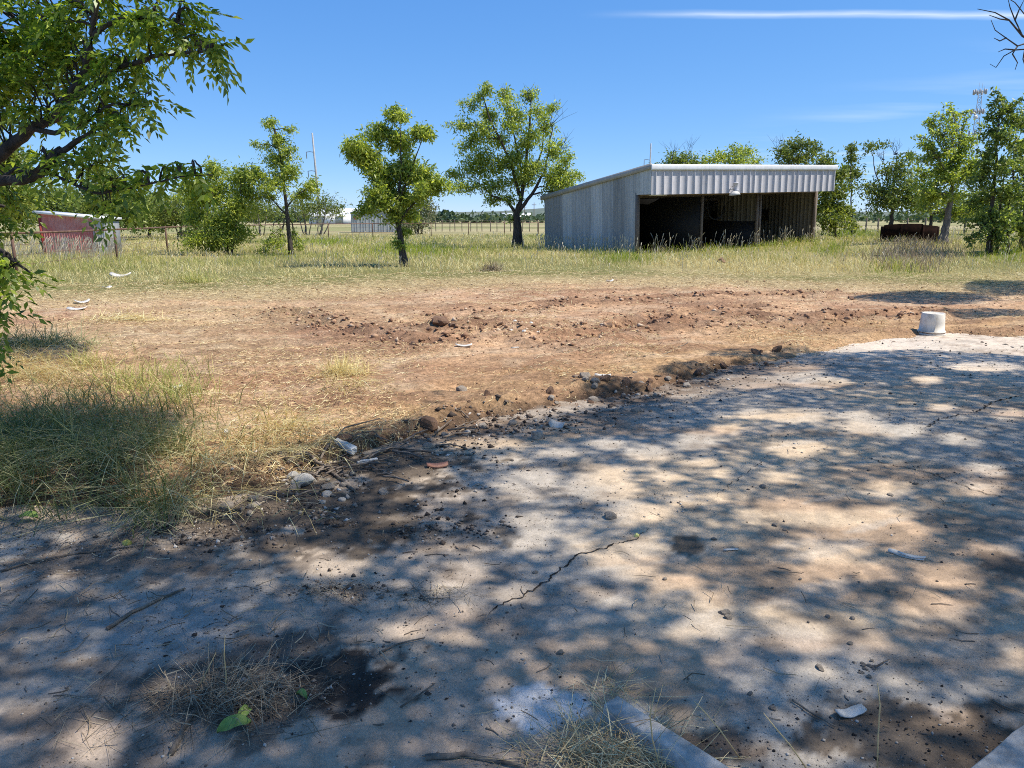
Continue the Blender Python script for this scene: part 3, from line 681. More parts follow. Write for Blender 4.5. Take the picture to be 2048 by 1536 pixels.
a = Acc(); a.box(2.08, 2.15, -.10, -.035, -.2, 1.52); a.build('batten', M['wood_grey'], red)

# ------------------------------------------------------------------ pipe fence across the left
fpts = [(-40, 474, 20.5), (20, 473, 20.5), (227, 459.5, 28), (330, 455.5, 36), (430, 452, 44), (560, 449, 54), (656, 447.5, 60), (745, 446, 65), (862, 444.5, 70), (937, 443.5, 74), (1009, 443, 77), (1077, 442.5, 80), (1160, 442, 83)]
fp = [W(u, 450, d) for u, v, d in fpts]
for p in fp: p.z = 1.22
fence = thing('pipe_fence', (fp[2].x, fp[2].y, 0), 'rusty pipe rail fence with thin posts crossing the field on the left', 'fence')
off = Vector((-fp[2].x, -fp[2].y, 0))
for a_, b_ in zip(fp[:-1], fp[1:]):
    a = Acc(); a.tube([a_ + off, (a_ + b_) / 2 + off + Vector((0, 0, -.01)), b_ + off], .036, 6); a.build('top_rail', M['pipe_rust'], fence, True)
pa = Acc(); pa.tube([(0, 0, -.3), (0, 0, .6), (0, 0, 1.24)], .04, 6); pmesh = pa.mesh('post', True); pmesh.materials.append(M['pipe_rust'])
for p in fp[1:]:
    o = link('post', pmesh, None, fence); o.location = (p.x + off.x, p.y + off.y, float(gz(np.array([p.x]), np.array([p.y]))[0]) - .03)
for k, zz in enumerate((.35, .62, .9)):
    a = Acc(); a.tube([Vector((p.x, p.y, zz)) + off for p in fp], .006, 3); a.build('wire', M['pipe_rust'], fence)

# far post-and-wire fence
ff = thing('post_fence', (-12, 96, 0), 'distant wooden post fence along the pale field between the two middle trees', 'fence')
pf = Acc(); pf.tube([(0, 0, -.3), (0, 0, .7), (0, 0, 1.45)], .05, 5); pfm = pf.mesh('post'); pfm.materials.append(M['post_wood'])
for i, u in enumerate(np.arange(818, 1180, 13.5)):
    d = 96 - .004 * (u - 818); p = W(u + random.uniform(-3, 3), 450, d)
    o = link('post', pfm, None, ff); o.location = (p.x + 12, p.y - 96, 0); o.scale = (1, 1, random.uniform(.85, 1.08)); o.rotation_euler = (0, random.uniform(-.03, .03), 0)
for zz, rr in ((1.38, .03), (1.0, .012), (.6, .012)):
    p, q = W(812, 450, 96), W(1185, 450, 94.5); a = Acc(); a.tube([(p.x + 12, 0, zz), ((p.x + q.x) / 2 + 12, -.7, zz - .02), (q.x + 12, -1.5, zz)], rr, 4); a.build('rail', M['post_wood'], ff)
ff2 = thing('post_fence', (33, 62, .3), 'wooden post and wire fence behind the trees right of the shed', 'fence')
for i, u in enumerate([1690, 1709, 1732, 1757, 1785, 1815, 1850, 1890, 1930, 1975, 2020]):
    p = W(u, 450, 62 - i * .5); o = link('post', pfm, None, ff2); o.location = (p.x - 33, p.y - 62, 0); o.rotation_euler = (0, random.uniform(-.04, .04), 0); o.scale = (1.3, 1.3, .95)
p, q = W(1690, 450, 62), W(2020, 450, 57)
for zz in (1.2, .8, .45):
    a = Acc(); a.tube([(p.x - 33, 0, zz), ((p.x + q.x) / 2 - 33, -2.5, zz - .03), (q.x - 33, -5, zz)], .010, 3); a.build('wire', M['pipe_rust'], ff2)

# ------------------------------------------------------------------ container, far buildings, poles, tower
cp = W(702, 450, 88); box = thing('cargo_container', (cp.x, cp.y, 0), 'pale grey cargo container standing in the field behind the second tree', 'container', rot=(0, 0, R(8)))
for i in range(6):
    a = Acc(); a.add(*sheet(rib_profile(1.03, .28, .05, .018), lambda x: .12, lambda x: 2.28, 'x', 0, -1, 1.02 * i)); a.build('side_panel', M['container'], box)
a = Acc(); a.box(0, 6.1, .003, 2.4, .1, 2.3); a.build('shell', M['container'], box)
a = Acc(); a.box(-.03, 6.13, -.06, 2.45, 2.3, 2.42); a.build('roof_rail', M['container'], box)
a = Acc(); a.box(-.03, 6.13, -.06, 2.45, -.05, .1); a.build('floor_rail', M['pipe_rust'], box)
a = Acc(); a.box(.35, .85, -.045, -.04, 1.55, 1.95); a.build('placard', M['red_tile'], box)
def low_building(u, d, w, h, label):
    p = W(u, 440, d); r = thing('low_building', (p.x, p.y, 0), label, 'building')
    a = Acc(); a.box(0, w, 0, 12, -.5, h); a.build('wall', M['far_white'], r)
    a = Acc(); V = [(x, y, z) for x in (-.5, w + .5) for y, z in ((-.6, h), (6, h + 2.2), (12.6, h))]
    a.add(V, [(0, 3, 4, 1), (1, 4, 5, 2), (0, 1, 2, 2), (3, 5, 4, 4)]); a.build('roof', M['far_white'], r)
    for k in range(int(w / 6)):
        a = Acc(); a.box(2 + 6 * k, 4.4 + 6 * k, -.06, -.01, .3, 2.4); a.build('door', M['container'], r)
low_building(618, 230, 15, 2.6, 'long low white building far behind the leftmost thin trees')
low_building(1005, 700, 26, 5, 'tiny white building far off on the horizon between the middle trees')
def steel_pole(u, vt, d, label, lean=0, arms=3, r=.28):
    p = W(u, 438, d); t = W(u, vt, d); H = t.z
    o = thing('power_pole', (p.x, p.y, 0), label, 'pole', 'tall steel power line poles', rot=(0, R(lean), 0))
    a = Acc(); a.tube([(0, 0, -.5), (0, 0, H * .5), (0, 0, H)], [r, r * .8, r * .55], 8); a.build('mast', M['steel_pole'], o, True)
    for k in range(arms):
        z = H * (.80 - .2 * k); a = Acc(); a.tube([(0, 0, z), (-.8, 0, z + .15), (-1.5, 0, z + .1)], .07, 5); am = a.build('arm', M['steel_pole'], o)
        a = Acc(); a.tube([(-1.5, 0, z + .1), (-1.5, 0, z - 1.1)], .09, 5); a.build('insulator', M['steel_pole'], am)
    return o
steel_pole(641, 266, 150, 'tall grey steel power pole rising behind the slender tree on the left', -2.2, 3)
steel_pole(1296, 287, 190, 'thin steel power pole sticking up behind the left end of the shed roof', 0, 3, .26)
for i, (u, vt, d) in enumerate([(985, 421, 520), (1012, 418, 480), (1034, 414, 430), (1049, 410, 400), (1068, 405, 360), (1002, 422, 560)]):
    p = W(u, 438, d); H = W(u, vt, d).z
    o = thing('utility_pole', (p.x, p.y, 0), 'small wooden utility pole far away on the horizon near the big middle tree', 'pole', 'row of utility poles on the horizon')
    a = Acc(); a.tube([(0, 0, -.5), (0, 0, H)], [.2, .15], 5); a.build('mast', M['post_wood'], o)
    a = Acc(); a.box(-1.1, 1.1, -.10, .10, H - 1.2, H - .95); a.build('crossarm', M['post_wood'], o)
tp_ = W(1927, 438, 420); tH = W(1927, 160, 420).z
tower = thing('cell_tower', (tp_.x, tp_.y, 0), 'grey lattice telecom tower with antenna tiers rising behind the right-hand trees', 'tower')
a = Acc(); tri = [(math.cos(t), math.sin(t)) for t in (R(90), R(210), R(330))]
def twr(z): return 3.2 - 2.3 * z / tH
for x, y in tri: a.tube([(x * twr(z), y * twr(z), z) for z in np.linspace(0, tH - 6, 6)], .16, 5)
a.build('legs', M['steel_pole'], tower)
a = Acc(); zs = np.linspace(0, tH - 6, 26)
for k in range(25):
    for i in range(3):
        x, y = tri[i]; x2, y2 = tri[(i + 1) % 3]
        a.tube([(x * twr(zs[k]), y * twr(zs[k]), zs[k]), (x2 * twr(zs[k + 1]), y2 * twr(zs[k + 1]), zs[k + 1])], .10, 3)
        a.tube([(x * twr(zs[k]), y * twr(zs[k]), zs[k]), (x2 * twr(zs[k]), y2 * twr(zs[k]), zs[k])], .08, 3)
a.build('bracing', M['steel_pole'], tower)
for z, n_ in ((tH - 6, 9), (tH - 16, 9), (tH - 27, 6)):
    a = Acc(); rr = 3.0
    for j in range(n_):
        t = 2 * math.pi * j / n_; x, y = rr * math.cos(t), rr * math.sin(t); a.box(x - .28, x + .28, y - .28, y + .28, z - 1.2, z + 1.2); a.tube([(0, 0, z), (x, y, z)], .08, 3)
    a.build('antenna_tier', M['steel_pole'], tower)
for x in (-.8, .9, 2.2):
    a = Acc(); a.tube([(x, 0, tH - 6), (x, 0, tH - 0.5 - abs(x))], .07, 4); a.build('whip_antenna', M['steel_pole'], tower)
a = Acc(); a.lathe([(0, -.2), (1.2, .3), (1.2, .5), (0, .5)], 14); o = a.build('dish', M['lamp_white'], tower); o.rotation_euler = (R(90), 0, 0); o.location = (-1.8, -1.6, tH - 19)

# ------------------------------------------------------------------ trees standing in the field
make_tree('shade_tree', 'young tree with slim dark trunk and drooping leaves, left of the largest tree', 25, [(808, 533), (803, 490), (797, 450), (790, 420)], .14,
    [(795, 232, 24, 20), (835, 262, 18, 24), (755, 268, 30, 20), (715, 290, 32, 20), (800, 285, 34, 26), (850, 268, 14, 20), (740, 330, 40, 28), (700, 300, 20, 16), (800, 345, 48, 30), (855, 350, 24, 20),
     (850, 388, 36, 20), (760, 400, 48, 26), (722, 420, 24, 14), (882, 372, 26, 18), (800, 432, 40, 16), (770, 368, 40, 22), (812, 395, 40, 20), (805, 468, 16, 14, .8), (796, 488, 12, 8, .8)],
    'leaf_mid', .16, .05, 66, limbs=[([(797, 450), (815, 420), (845, 390)], .05), ([(797, 450), (770, 405), (735, 340)], .05), ([(795, 430), (802, 340), (800, 250)], .05), ([(800, 400), (830, 320), (845, 275)], .035)], seed=1, clump=.33)
make_tree('shade_tree', 'largest round-crowned tree in mid field, thinning on top, beside the metal shed', 42, [(1036, 490), (1035, 455), (1033, 428), (1042, 400)], .30,
    [(975, 172, 14, 14, .9), (960, 195, 20, 12, .9), (1010, 188, 20, 14, .9), (1058, 192, 22, 14, .8), (930, 215, 14, 12, .9), (915, 250, 22, 14), (975, 230, 24, 18, .9), (1040, 238, 24, 18, .8), (1105, 215, 14, 12, .9),
     (1092, 255, 20, 20, .9), (935, 285, 24, 18), (990, 280, 28, 18, .9), (1050, 290, 26, 18, .9), (1108, 300, 22, 22), (945, 335, 34, 20), (1000, 330, 36, 22), (1068, 335, 36, 22), (925, 375, 26, 14), (985, 372, 36, 16), (1040, 362, 40, 20),
     (1108, 362, 26, 18), (1150, 352, 20, 8), (1100, 395, 16, 16), (985, 402, 22, 10), (1022, 398, 18, 12), (1020, 440, 8, 8), (905, 350, 18, 12), (1130, 385, 12, 8), (1020, 215, 26, 18, .8), (1075, 225, 24, 18, .8), (1015, 258, 28, 18, .8), (1070, 275, 26, 18, .8), (960, 262, 26, 16, .9), (1120, 335, 24, 22), (1135, 310, 12, 16, .7), (1125, 372, 24, 16), (1140, 360, 18, 12), (1030, 320, 34, 18), (960, 310, 30, 18)],
    'leaf_mid', .20, .07, 56, limbs=[([(1033, 428), (1015, 402), (985, 392), (960, 370)], .10), ([(1042, 400), (1050, 340), (1060, 250), (1062, 200)], .12), ([(1036, 425), (1062, 390), (1090, 340), (1105, 260)], .12),
     ([(1042, 400), (1020, 320), (980, 240), (965, 190)], .10), ([(1045, 380), (1035, 300), (1015, 210)], .08), ([(1055, 370), (1085, 300), (1090, 230)], .07), ([(1090, 350), (1120, 362), (1150, 352)], .05)],
    twigs=fan(1100, 250, 7, 70, 60, 3, -30) + fan(1118, 300, 8, 60, 50, 4, -55) + fan(1055, 200, 5, 60, 35, 5) + fan(1010, 195, 3, 60, 30, 6), seed=2, clump=.42, depth=1.4)
make_tree('slender_tree', 'slender dark-trunked tree with narrow crown, leftmost of the single trunks in the field', 33, [(583, 512), (576, 450), (570, 390), (560, 310), (545, 245)], .10,
    [(545, 248, 18, 12), (582, 262, 12, 8), (552, 285, 26, 16), (512, 290, 18, 8), (578, 305, 20, 14), (545, 325, 30, 18), (515, 350, 22, 14), (588, 345, 22, 14), (622, 370, 22, 18), (545, 372, 40, 16), (600, 395, 28, 12), (530, 395, 26, 12), (570, 350, 26, 16),
     (555, 498, 36, 8), (592, 492, 16, 12), (530, 503, 16, 6), (580, 440, 8, 10, .6)],
    'leaf_mid', .17, .05, 62, seed=3, clump=.34, limbs=[([(573, 430), (545, 400), (515, 360)], .04), ([(572, 415), (600, 385), (625, 372)], .04)])
make_tree('bushy_tree', 'bushy multi-stemmed young tree with leaves down to the grass left of the slender tree', 33, [(455, 505), (450, 450), (440, 400)], .07,
    [(425, 345, 26, 18), (482, 350, 36, 18), (440, 385, 52, 26), (390, 400, 42, 18), (470, 415, 46, 26), (425, 450, 54, 24), (392, 485, 34, 16), (465, 470, 40, 22), (498, 385, 26, 18), (420, 498, 24, 10), (510, 345, 20, 12), (440, 480, 40, 16), (370, 370, 30, 16), (380, 435, 30, 18)],
    'leaf_mid', .18, .055, 66, seed=4, clump=.42, stems=[([(448, 505), (430, 450), (425, 380)], .05), ([(462, 505), (475, 440), (482, 370)], .05)])

# thicket beyond the red shelter, each tree its own
BG = [
 ('thicket_tree', 'dark green tree rising highest behind the red tin shelter', 58, [(205, 470), (205, 420), (203, 370)], .16, [(200, 348, 38, 22), (180, 385, 50, 26), (240, 385, 46, 26), (210, 420, 70, 26), (260, 420, 40, 28), (160, 415, 40, 22), (275, 445, 30, 18)], 'leaf_dark'),
 ('thicket_tree', 'low dark tree half hidden behind the left end of the red tin shelter', 70, [(105, 470), (105, 430), (102, 400)], .16, [(100, 390, 40, 18), (65, 400, 40, 20), (135, 395, 34, 18), (100, 420, 60, 20), (60, 430, 40, 20), (150, 420, 30, 20)], 'leaf_dark'),
 ('thicket_tree', 'tall yellow-green tree behind the overhanging leaves at the left edge', 46, [(-10, 480), (0, 400), (10, 340)], .18, [(20, 310, 26, 20), (-10, 340, 40, 30), (40, 345, 24, 18), (10, 390, 50, 30), (-30, 400, 40, 40), (40, 430, 30, 20)], 'leaf_yellow'),
 ('thicket_tree', 'dark round tree right behind the gable of the red tin shelter', 64, [(298, 470), (297, 440), (300, 415)], .12, [(298, 405, 26, 14), (285, 425, 30, 18), (318, 420, 22, 18), (300, 445, 36, 16)], 'leaf_dark'),
 ('thicket_tree', 'small dark rounded tree between the shelter and the yellowish mesquite', 85, [(325, 465), (325, 435), (322, 405)], .12, [(300, 392, 20, 9), (330, 398, 20, 9), (355, 402, 22, 8)], 'leaf_dark'),
 ('mesquite_bush', 'wide yellow-green feathery mesquite behind the pipe fence left of the bushy tree', 60, [(362, 468), (360, 445), (358, 425)], .10, [(362, 405, 34, 16), (335, 425, 34, 18), (385, 422, 34, 18), (360, 435, 50, 16), (400, 440, 20, 14), (330, 445, 26, 12)], 'leaf_mesquite'),
 ('mesquite_bush', 'feathery mesquite behind the bushy tree and the slender tree', 72, [(520, 462), (518, 440), (515, 425)], .10, [(500, 410, 30, 16), (530, 415, 30, 14), (515, 430, 40, 14), (480, 430, 20, 12), (555, 425, 24, 14)], 'leaf_mesquite'),
 ('mesquite_bush', 'spreading pale mesquite with thin stems just right of the slender trunk', 76, [(612, 465), (610, 440), (605, 420)], .10, [(605, 405, 26, 14), (590, 420, 26, 14), (625, 415, 26, 16), (610, 430, 34, 10)], 'leaf_mesquite'),
 ('mesquite_bush', 'airy pale mesquite in front of the long white building', 74, [(640, 466), (648, 440), (652, 420)], .10, [(650, 402, 22, 12), (635, 415, 20, 12), (668, 412, 20, 14), (655, 425, 26, 10), (680, 428, 10, 8)], 'leaf_mesquite'),
 ('grey_bush', 'grey-green scrubby bush standing behind the second tree in front of the container', 78, [(835, 466), (838, 440), (840, 425)], .12, [(840, 405, 24, 16), (820, 425, 26, 18), (855, 420, 16, 18), (835, 445, 32, 14), (805, 445, 26, 14)], 'leaf_grey'),
]
for i, (nm, lab, d, trk, r0, lobes, lf) in enumerate(BG):
    make_tree(nm, lab, d, trk, r0, lobes, lf, .30 if 'mesquite' in lf else .34, .09 if 'mesquite' in lf else .13, 48, seed=20 + i, clump=.6, depth=2.2, droop=.2,
              cat='bush' if 'bush' in nm else 'tree', group='trees and bushes behind the pipe fence', bark='bark_pale' if 'mesquite' in lf else 'bark',
              stems=[([(trk[0][0] + 6, trk[0][1]), (trk[1][0] + 14, trk[1][1]), (trk[2][0] + 20, trk[2][1])], r0 * .6), ([(trk[0][0] - 4, trk[0][1]), (trk[1][0] - 12, trk[1][1]), (trk[2][0] - 18, trk[2][1])], r0 * .6)] if 'bush' in nm else ())
# behind and right of the shed
RT = [
 ('background_tree', 'green tree showing above the left half of the shed roof, with grey bare twigs', 62, [(1355, 450), (1352, 380), (1350, 340)], .15, [(1340, 318, 24, 12), (1370, 315, 26, 12), (1395, 322, 24, 12), (1350, 335, 40, 12)], 'leaf_dark', fan(1345, 315, 8, 80, 40, 11) + fan(1375, 312, 7, 60, 45, 12)),
 ('background_tree', 'green tree with peaked top showing above the middle of the shed roof', 58, [(1470, 450), (1470, 380), (1468, 330)], .16, [(1467, 300, 14, 14), (1440, 315, 22, 12), (1495, 305, 20, 14), (1420, 322, 22, 10), (1470, 325, 40, 14), (1515, 322, 14, 10)], 'leaf_mid', ()),
 ('background_tree', 'pale yellow-green tree above the right end of the shed roof with grey twigs', 52, [(1600, 450), (1598, 380), (1595, 320)], .15, [(1560, 305, 18, 16), (1585, 290, 22, 14), (1612, 282, 20, 12), (1630, 300, 14, 14), (1600, 315, 34, 14), (1575, 325, 26, 10)], 'leaf_mesquite', fan(1555, 300, 6, 60, 36, 13)),
 ('young_tree', 'bright yellow-green young tree growing against the right end of the shed', 44, [(1672, 462), (1668, 410), (1662, 350), (1655, 320)], .07, [(1652, 325, 16, 20), (1668, 350, 20, 20), (1655, 385, 24, 22), (1685, 385, 18, 18), (1668, 415, 34, 18), (1660, 440, 30, 16), (1690, 430, 20, 16), (1700, 452, 20, 8), (1650, 412, 22, 20), (1672, 452, 34, 10), (1645, 360, 16, 16), (1690, 350, 14, 14)], 'leaf_yellow', ()),
 ('slim_tree', 'slim wispy young tree between the yellow-green tree and the bare-topped tree', 50, [(1704, 455), (1703, 400), (1702, 340), (1700, 300)], .05, [(1702, 300, 14, 10), (1705, 318, 14, 12), (1700, 345, 20, 16), (1715, 350, 16, 12), (1703, 375, 14, 12, .7)], 'leaf_mesquite', ()),
 ('forked_tree', 'dark forked tree with thin bare-topped crown in the field right of the shed', 50, [(1783, 438), (1785, 420), (1782, 400)], .16, [(1742, 295, 20, 10, .7), (1765, 290, 16, 8, .7), (1800, 340, 26, 20), (1770, 345, 22, 14, .6), (1770, 385, 40, 22), (1815, 375, 30, 24), (1760, 410, 32, 14), (1800, 405, 34, 16), (1830, 400, 20, 20), (1735, 372, 14, 10, .6), (1820, 315, 16, 12, .7)], 'leaf_mesquite', fan(1790, 310, 9, 60, 40, 14) + fan(1765, 320, 6, 70, 34, 15, 20)),
 ('leaning_tree', 'leafy tree with leaning grey-brown trunk beside the rusty tank', 35, [(1884, 492), (1892, 450), (1900, 405), (1905, 370)], .20, [(1858, 240, 18, 14), (1905, 222, 26, 14), (1930, 232, 18, 14), (1848, 275, 20, 16), (1890, 262, 30, 18), (1930, 275, 26, 20), (1862, 310, 36, 20), (1915, 318, 40, 22), (1850, 350, 34, 22), (1900, 358, 44, 22), (1940, 350, 30, 30), (1868, 388, 40, 18), (1915, 395, 40, 18), (1838, 385, 20, 16), (1850, 415, 24, 10), (1930, 425, 26, 14)], 'leaf_mid', ()),
 ('dense_tree', 'tall dense dark-green tree with slim stem at the right edge of the photo', 28, [(1978, 508), (1982, 440), (1988, 360), (1995, 260)], .10, [(2000, 185, 12, 16), (2025, 205, 18, 16), (1990, 225, 22, 18), (2035, 240, 30, 22), (1980, 265, 22, 18), (2015, 280, 34, 24), (1970, 310, 26, 22), (2010, 330, 40, 28), (1965, 355, 26, 26), (2005, 385, 44, 28), (1960, 405, 30, 24), (2000, 440, 46, 28), (1955, 450, 26, 22), (1990, 478, 36, 14), (1945, 478, 22, 12)], 'leaf_dark', ()),
 ('dense_tree', 'dense dark tree cut by the right edge of the frame behind the tall one', 29, [(2042, 505), (2050, 440), (2058, 360), (2062, 290)], .10, [(2060, 240, 26, 26), (2085, 290, 40, 34), (2050, 330, 36, 28), (2080, 370, 44, 30), (2045, 400, 34, 30), (2085, 440, 44, 34), (2040, 455, 32, 26), (2070, 485, 40, 14), (2035, 300, 20, 22)], 'leaf_dark', ()),
 ('background_tree', 'dim dark tree filling the gap behind the leaning trunk', 56, [(1862, 455), (1862, 430), (1860, 400)], .14, [(1855, 385, 30, 20), (1880, 400, 26, 18), (1840, 415, 26, 14), (1900, 420, 24, 16), (1930, 420, 30, 20), (1960, 415, 26, 24), (2000, 420, 30, 26), (2040, 420, 30, 30)], 'leaf_dark', ()),
]
for i, (nm, lab, d, trk, r0, lobes, lf, tw) in enumerate(RT):
    near = d < 40
    make_tree(nm, lab, d, trk, r0, lobes, lf, .16 if near else .26, .075 if near else .10, (28 if 'dense' in nm else 44), seed=50 + i, clump=.26 if near else .42, depth=1.0 if near else 1.6, droop=.25, twigs=tw,
              bark='bark_pale' if nm == 'leaning_tree' else 'bark',
              limbs=[([(1783, 410), (1755, 360), (1742, 300)], .06), ([(1783, 410), (1790, 350), (1795, 305)], .06), ([(1783, 420), (1815, 390), (1825, 330)], .07), ([(1783, 405), (1770, 340), (1765, 295)], .04)] if nm == 'forked_tree' else (),
              stems=[([(1992, 506), (2000, 420), (2012, 320)], .06), ([(2015, 506), (2022, 420), (2030, 280)], .07)] if lab.startswith('tall dense') else ())

# far tree line on the horizon
P = []
for k in range(260):
    u = random.uniform(-250, 2300); d = random.choice([330, 480, 650, 900]); hgt = random.uniform(3, 6.5) * (1.0 if d < 600 else 1.5)
    if 880 < u < 1000 and d < 600: hgt *= .6
    c = W(u, 438, d); w = random.uniform(5, 16); m = 46
    P.append(np.stack([c.x + rng.normal(0, w, m), c.y + rng.normal(0, 4, m), np.abs(rng.normal(0, .45, m)) * hgt + .4], 1))
P = np.vstack(P); V, F = leaf_quads(P, 2.6, 2.2, 0, 5)
link('far_tree_line', mesh_np('far_tree_line', V, F), M['leaf_far'], kind='stuff', label='low blue-green line of far trees along the horizon', category='tree line')
hp_ = W(1150, 438, 1600); V = []; nn = 40
hx = np.linspace(-1500, 2300, nn); hz = 14 + 16 * fbm(hx * .003, hx * 0, 301, 3) + 16 * np.exp(-((hx - 250) / 260) ** 2)
V = [(x, 1900 + 60 * (j > 0), -3 if j == 0 else (z if j == 1 else -3)) for j in range(3) for x, z in zip(hx, hz)]
V = [(x, 1850 if j == 0 else (2000 if j == 1 else 2300), (-3, z, -3)[j]) for j in range(3) for x, z in zip(hx, hz)]
link('far_hills', mesh_np('far_hills', V, grid_faces(3, nn), True), simple('far_hills', (0.10, 0.13, 0.11), (0.16, 0.18, 0.13), .02, 1, 0), kind='structure', label='low wooded rise on the horizon')

# ------------------------------------------------------------------ near tree on the left with drooping pinnate leaves
def near_tree():
    random.seed(77); r = np.random.default_rng(78); D0 = 5.2
    bx, by = -5.3, 5.4
    root = thing('pecan_tree', (bx, by, tz(bx, by)), 'near tree with drooping feathery leaves reaching in from the left edge, close to the camera', 'tree')
    off = -Vector(root.location); tr = Acc(); br = Acc()
    T = [Vector((bx, by, -.05)), Vector((bx + .05, by, .8)), Vector((bx + .2, by - .05, 1.7)), Vector((bx + .35, by - .1, 2.5)), Vector((bx + .5, by, 3.5)), Vector((bx + .6, by + .2, 5.0))]
    tr.tube([p + off for p in T], [.24, .19, .17, .14, .10, .05], 10)
    LM = [([T[2] * 1.0, W(-60, 345, 5.3), W(0, 312, 5.3), W(60, 256, 5.2), W(112, 236, 5.2), W(160, 160, 5.1), W(185, 70, 5.0), W(196, -20, 5.0)], .052),
          ([T[1] + Vector((0, 0, .4)), W(-70, 380, 5.0), W(0, 362, 5.0), W(55, 360, 5.0), W(92, 342, 5.0), W(128, 300, 4.95), W(165, 275, 4.9), W(220, 240, 4.9)], .042),
          ([W(92, 342, 5.0), W(135, 362, 4.9), W(190, 386, 4.8), W(240, 380, 4.8), W(300, 366, 4.75), W(380, 352, 4.7), W(425, 350, 4.7)], .012),
          ([W(120, 296, 4.95), W(70, 345, 5.0), W(30, 338, 5.05), W(0, 355, 5.1)], .025),
          ([W(60, 256, 5.2), W(110, 266, 5.1), W(160, 250, 5.0), W(230, 205, 4.9), W(290, 215, 4.85)], .020),
          ([W(112, 236, 5.2), W(180, 170, 5.1), W(250, 130, 5.0), W(330, 110, 4.9), W(400, 105, 4.8), W(455, 85, 4.8)], .022),
          ([T[3] * 1.0, W(-40, 240, 5.8), W(20, 190, 5.8), W(60, 120, 5.7), W(120, 50, 5.7)], .045),
          ([T[1] + Vector((0, 0, .1)), W(-50, 470, 4.7), W(-10, 490, 4.6), W(25, 520, 4.5), W(60, 545, 4.5)], .022),
          ([T[2] * 1.0, W(-60, 400, 6.0), W(0, 410, 6.0), W(40, 425, 6.0)], .025),
          ([W(185, 70, 5.0), W(240, 40, 4.9), W(310, 30, 4.9), W(370, 50, 4.8)], .018)]
    nodes = []
    for L, rad in LM:
        S = []
        for a, b in zip(L[:-1], L[1:]):
            for k in range(4): S.append(a.lerp(b, k / 4) + Vector((random.gauss(0, 1), random.gauss(0, 1), random.gauss(0, 1))) * (a - b).length * .02)
        S.append(L[-1]); rr = [rad * (1 - .72 * i / (len(S) - 1)) for i in range(len(S))]
        br.tube([p + off for p in S], rr, 8); nodes += list(zip(S[2:], rr[2:]))
    lobes = [(60, 60, 110, 70, 5.4), (200, 30, 90, 50, 5.1), (310, 50, 70, 50, 4.95), (375, 60, 60, 40, 4.9), (420, 95, 40, 28, 4.8), (260, 140, 60, 45, 5.0), (110, 150, 110, 60, 5.3), (20, 200, 70, 60, 5.4), (200, 200, 70, 45, 5.0), (300, 190, 40, 30, 4.9),
             (180, 100, 90, 50, 5.2), (260, 245, 60, 25, 4.9), (220, 270, 50, 25, 4.95), (30, 110, 70, 60, 5.6), (90, 225, 50, 35, 5.2), (150, 315, 60, 18, 4.9), (100, 305, 40, 18, 5.0), (210, 330, 40, 16, 4.9), (250, 360, 50, 20, 4.8), (350, 335, 50, 22, 4.75),
             (400, 335, 40, 20, 4.7), (300, 355, 40, 16, 4.8), (232, 405, 18, 28, 4.8), (30, 395, 45, 40, 5.4), (0, 460, 34, 40, 5.2), (20, 520, 35, 30, 4.5), (45, 545, 35, 14, 4.5), (10, 575, 20, 20, 4.6), (12, 620, 22, 14, 4.8),
             (-60, 100, 80, 120, 5.4), (-70, 300, 80, 140, 5.5), (-80, 520, 80, 120, 5.0), (-40, -60, 160, 60, 5.4), (200, -60, 160, 50, 5.2), (380, 20, 50, 30, 4.9), (0, 690, 10, 14, 5.0), (440, 110, 26, 20, 4.75)]
    B = []; Dv = []
    for u, v, ru, rv, d in lobes:
        u -= 14; ru = max(10, ru - 24); rv = max(8, rv - 16)
        c = W(u, v, d); sc = d / FPX
        p0, pr = min(nodes, key=lambda a: (a[0] - c).length)
        nl = max(8, int((ru + 24) * (rv + 16) / 88)); nt = max(3, nl // 5)
        for j in range(nt):
            q = r.normal(size=3); q /= np.linalg.norm(q); q *= r.uniform(.15, 1) ** .4
            e = c + Vector((q[0] * ru * sc, q[1] * (ru + rv) * .45 * sc, q[2] * rv * sc))
            s0 = min(nodes, key=lambda a: (a[0] - e).length + random.uniform(0, .12))[0]
            tw = bez(s0, e, 5, .09, (0, 0, .05)); br.tube([p + off for p in tw], [.008, .007, .006, .005, .004, .003], 4)
            dirv = (tw[5] - tw[3]).normalized()
            for k in range(max(2, round(nl / nt))):
                b = tw[random.choice([3, 4, 5, 5])]; dd = dirv * .8 + Vector((random.gauss(0, .8), random.gauss(0, .8), random.gauss(.05, .5)))
                B.append(tuple(b)); Dv.append(tuple(dd))
    V, F = compound_leaves(np.array(B), np.array(Dv), .21, 9, 6)
    me = tr.mesh('trunk', True); link('trunk', me, M['bark'], root); br.build('branches', M['bark'], root, True)
    link('crown', mesh_np('crown', V + np.array(off)[None], F), M['leaf_near'], root)
near_tree()

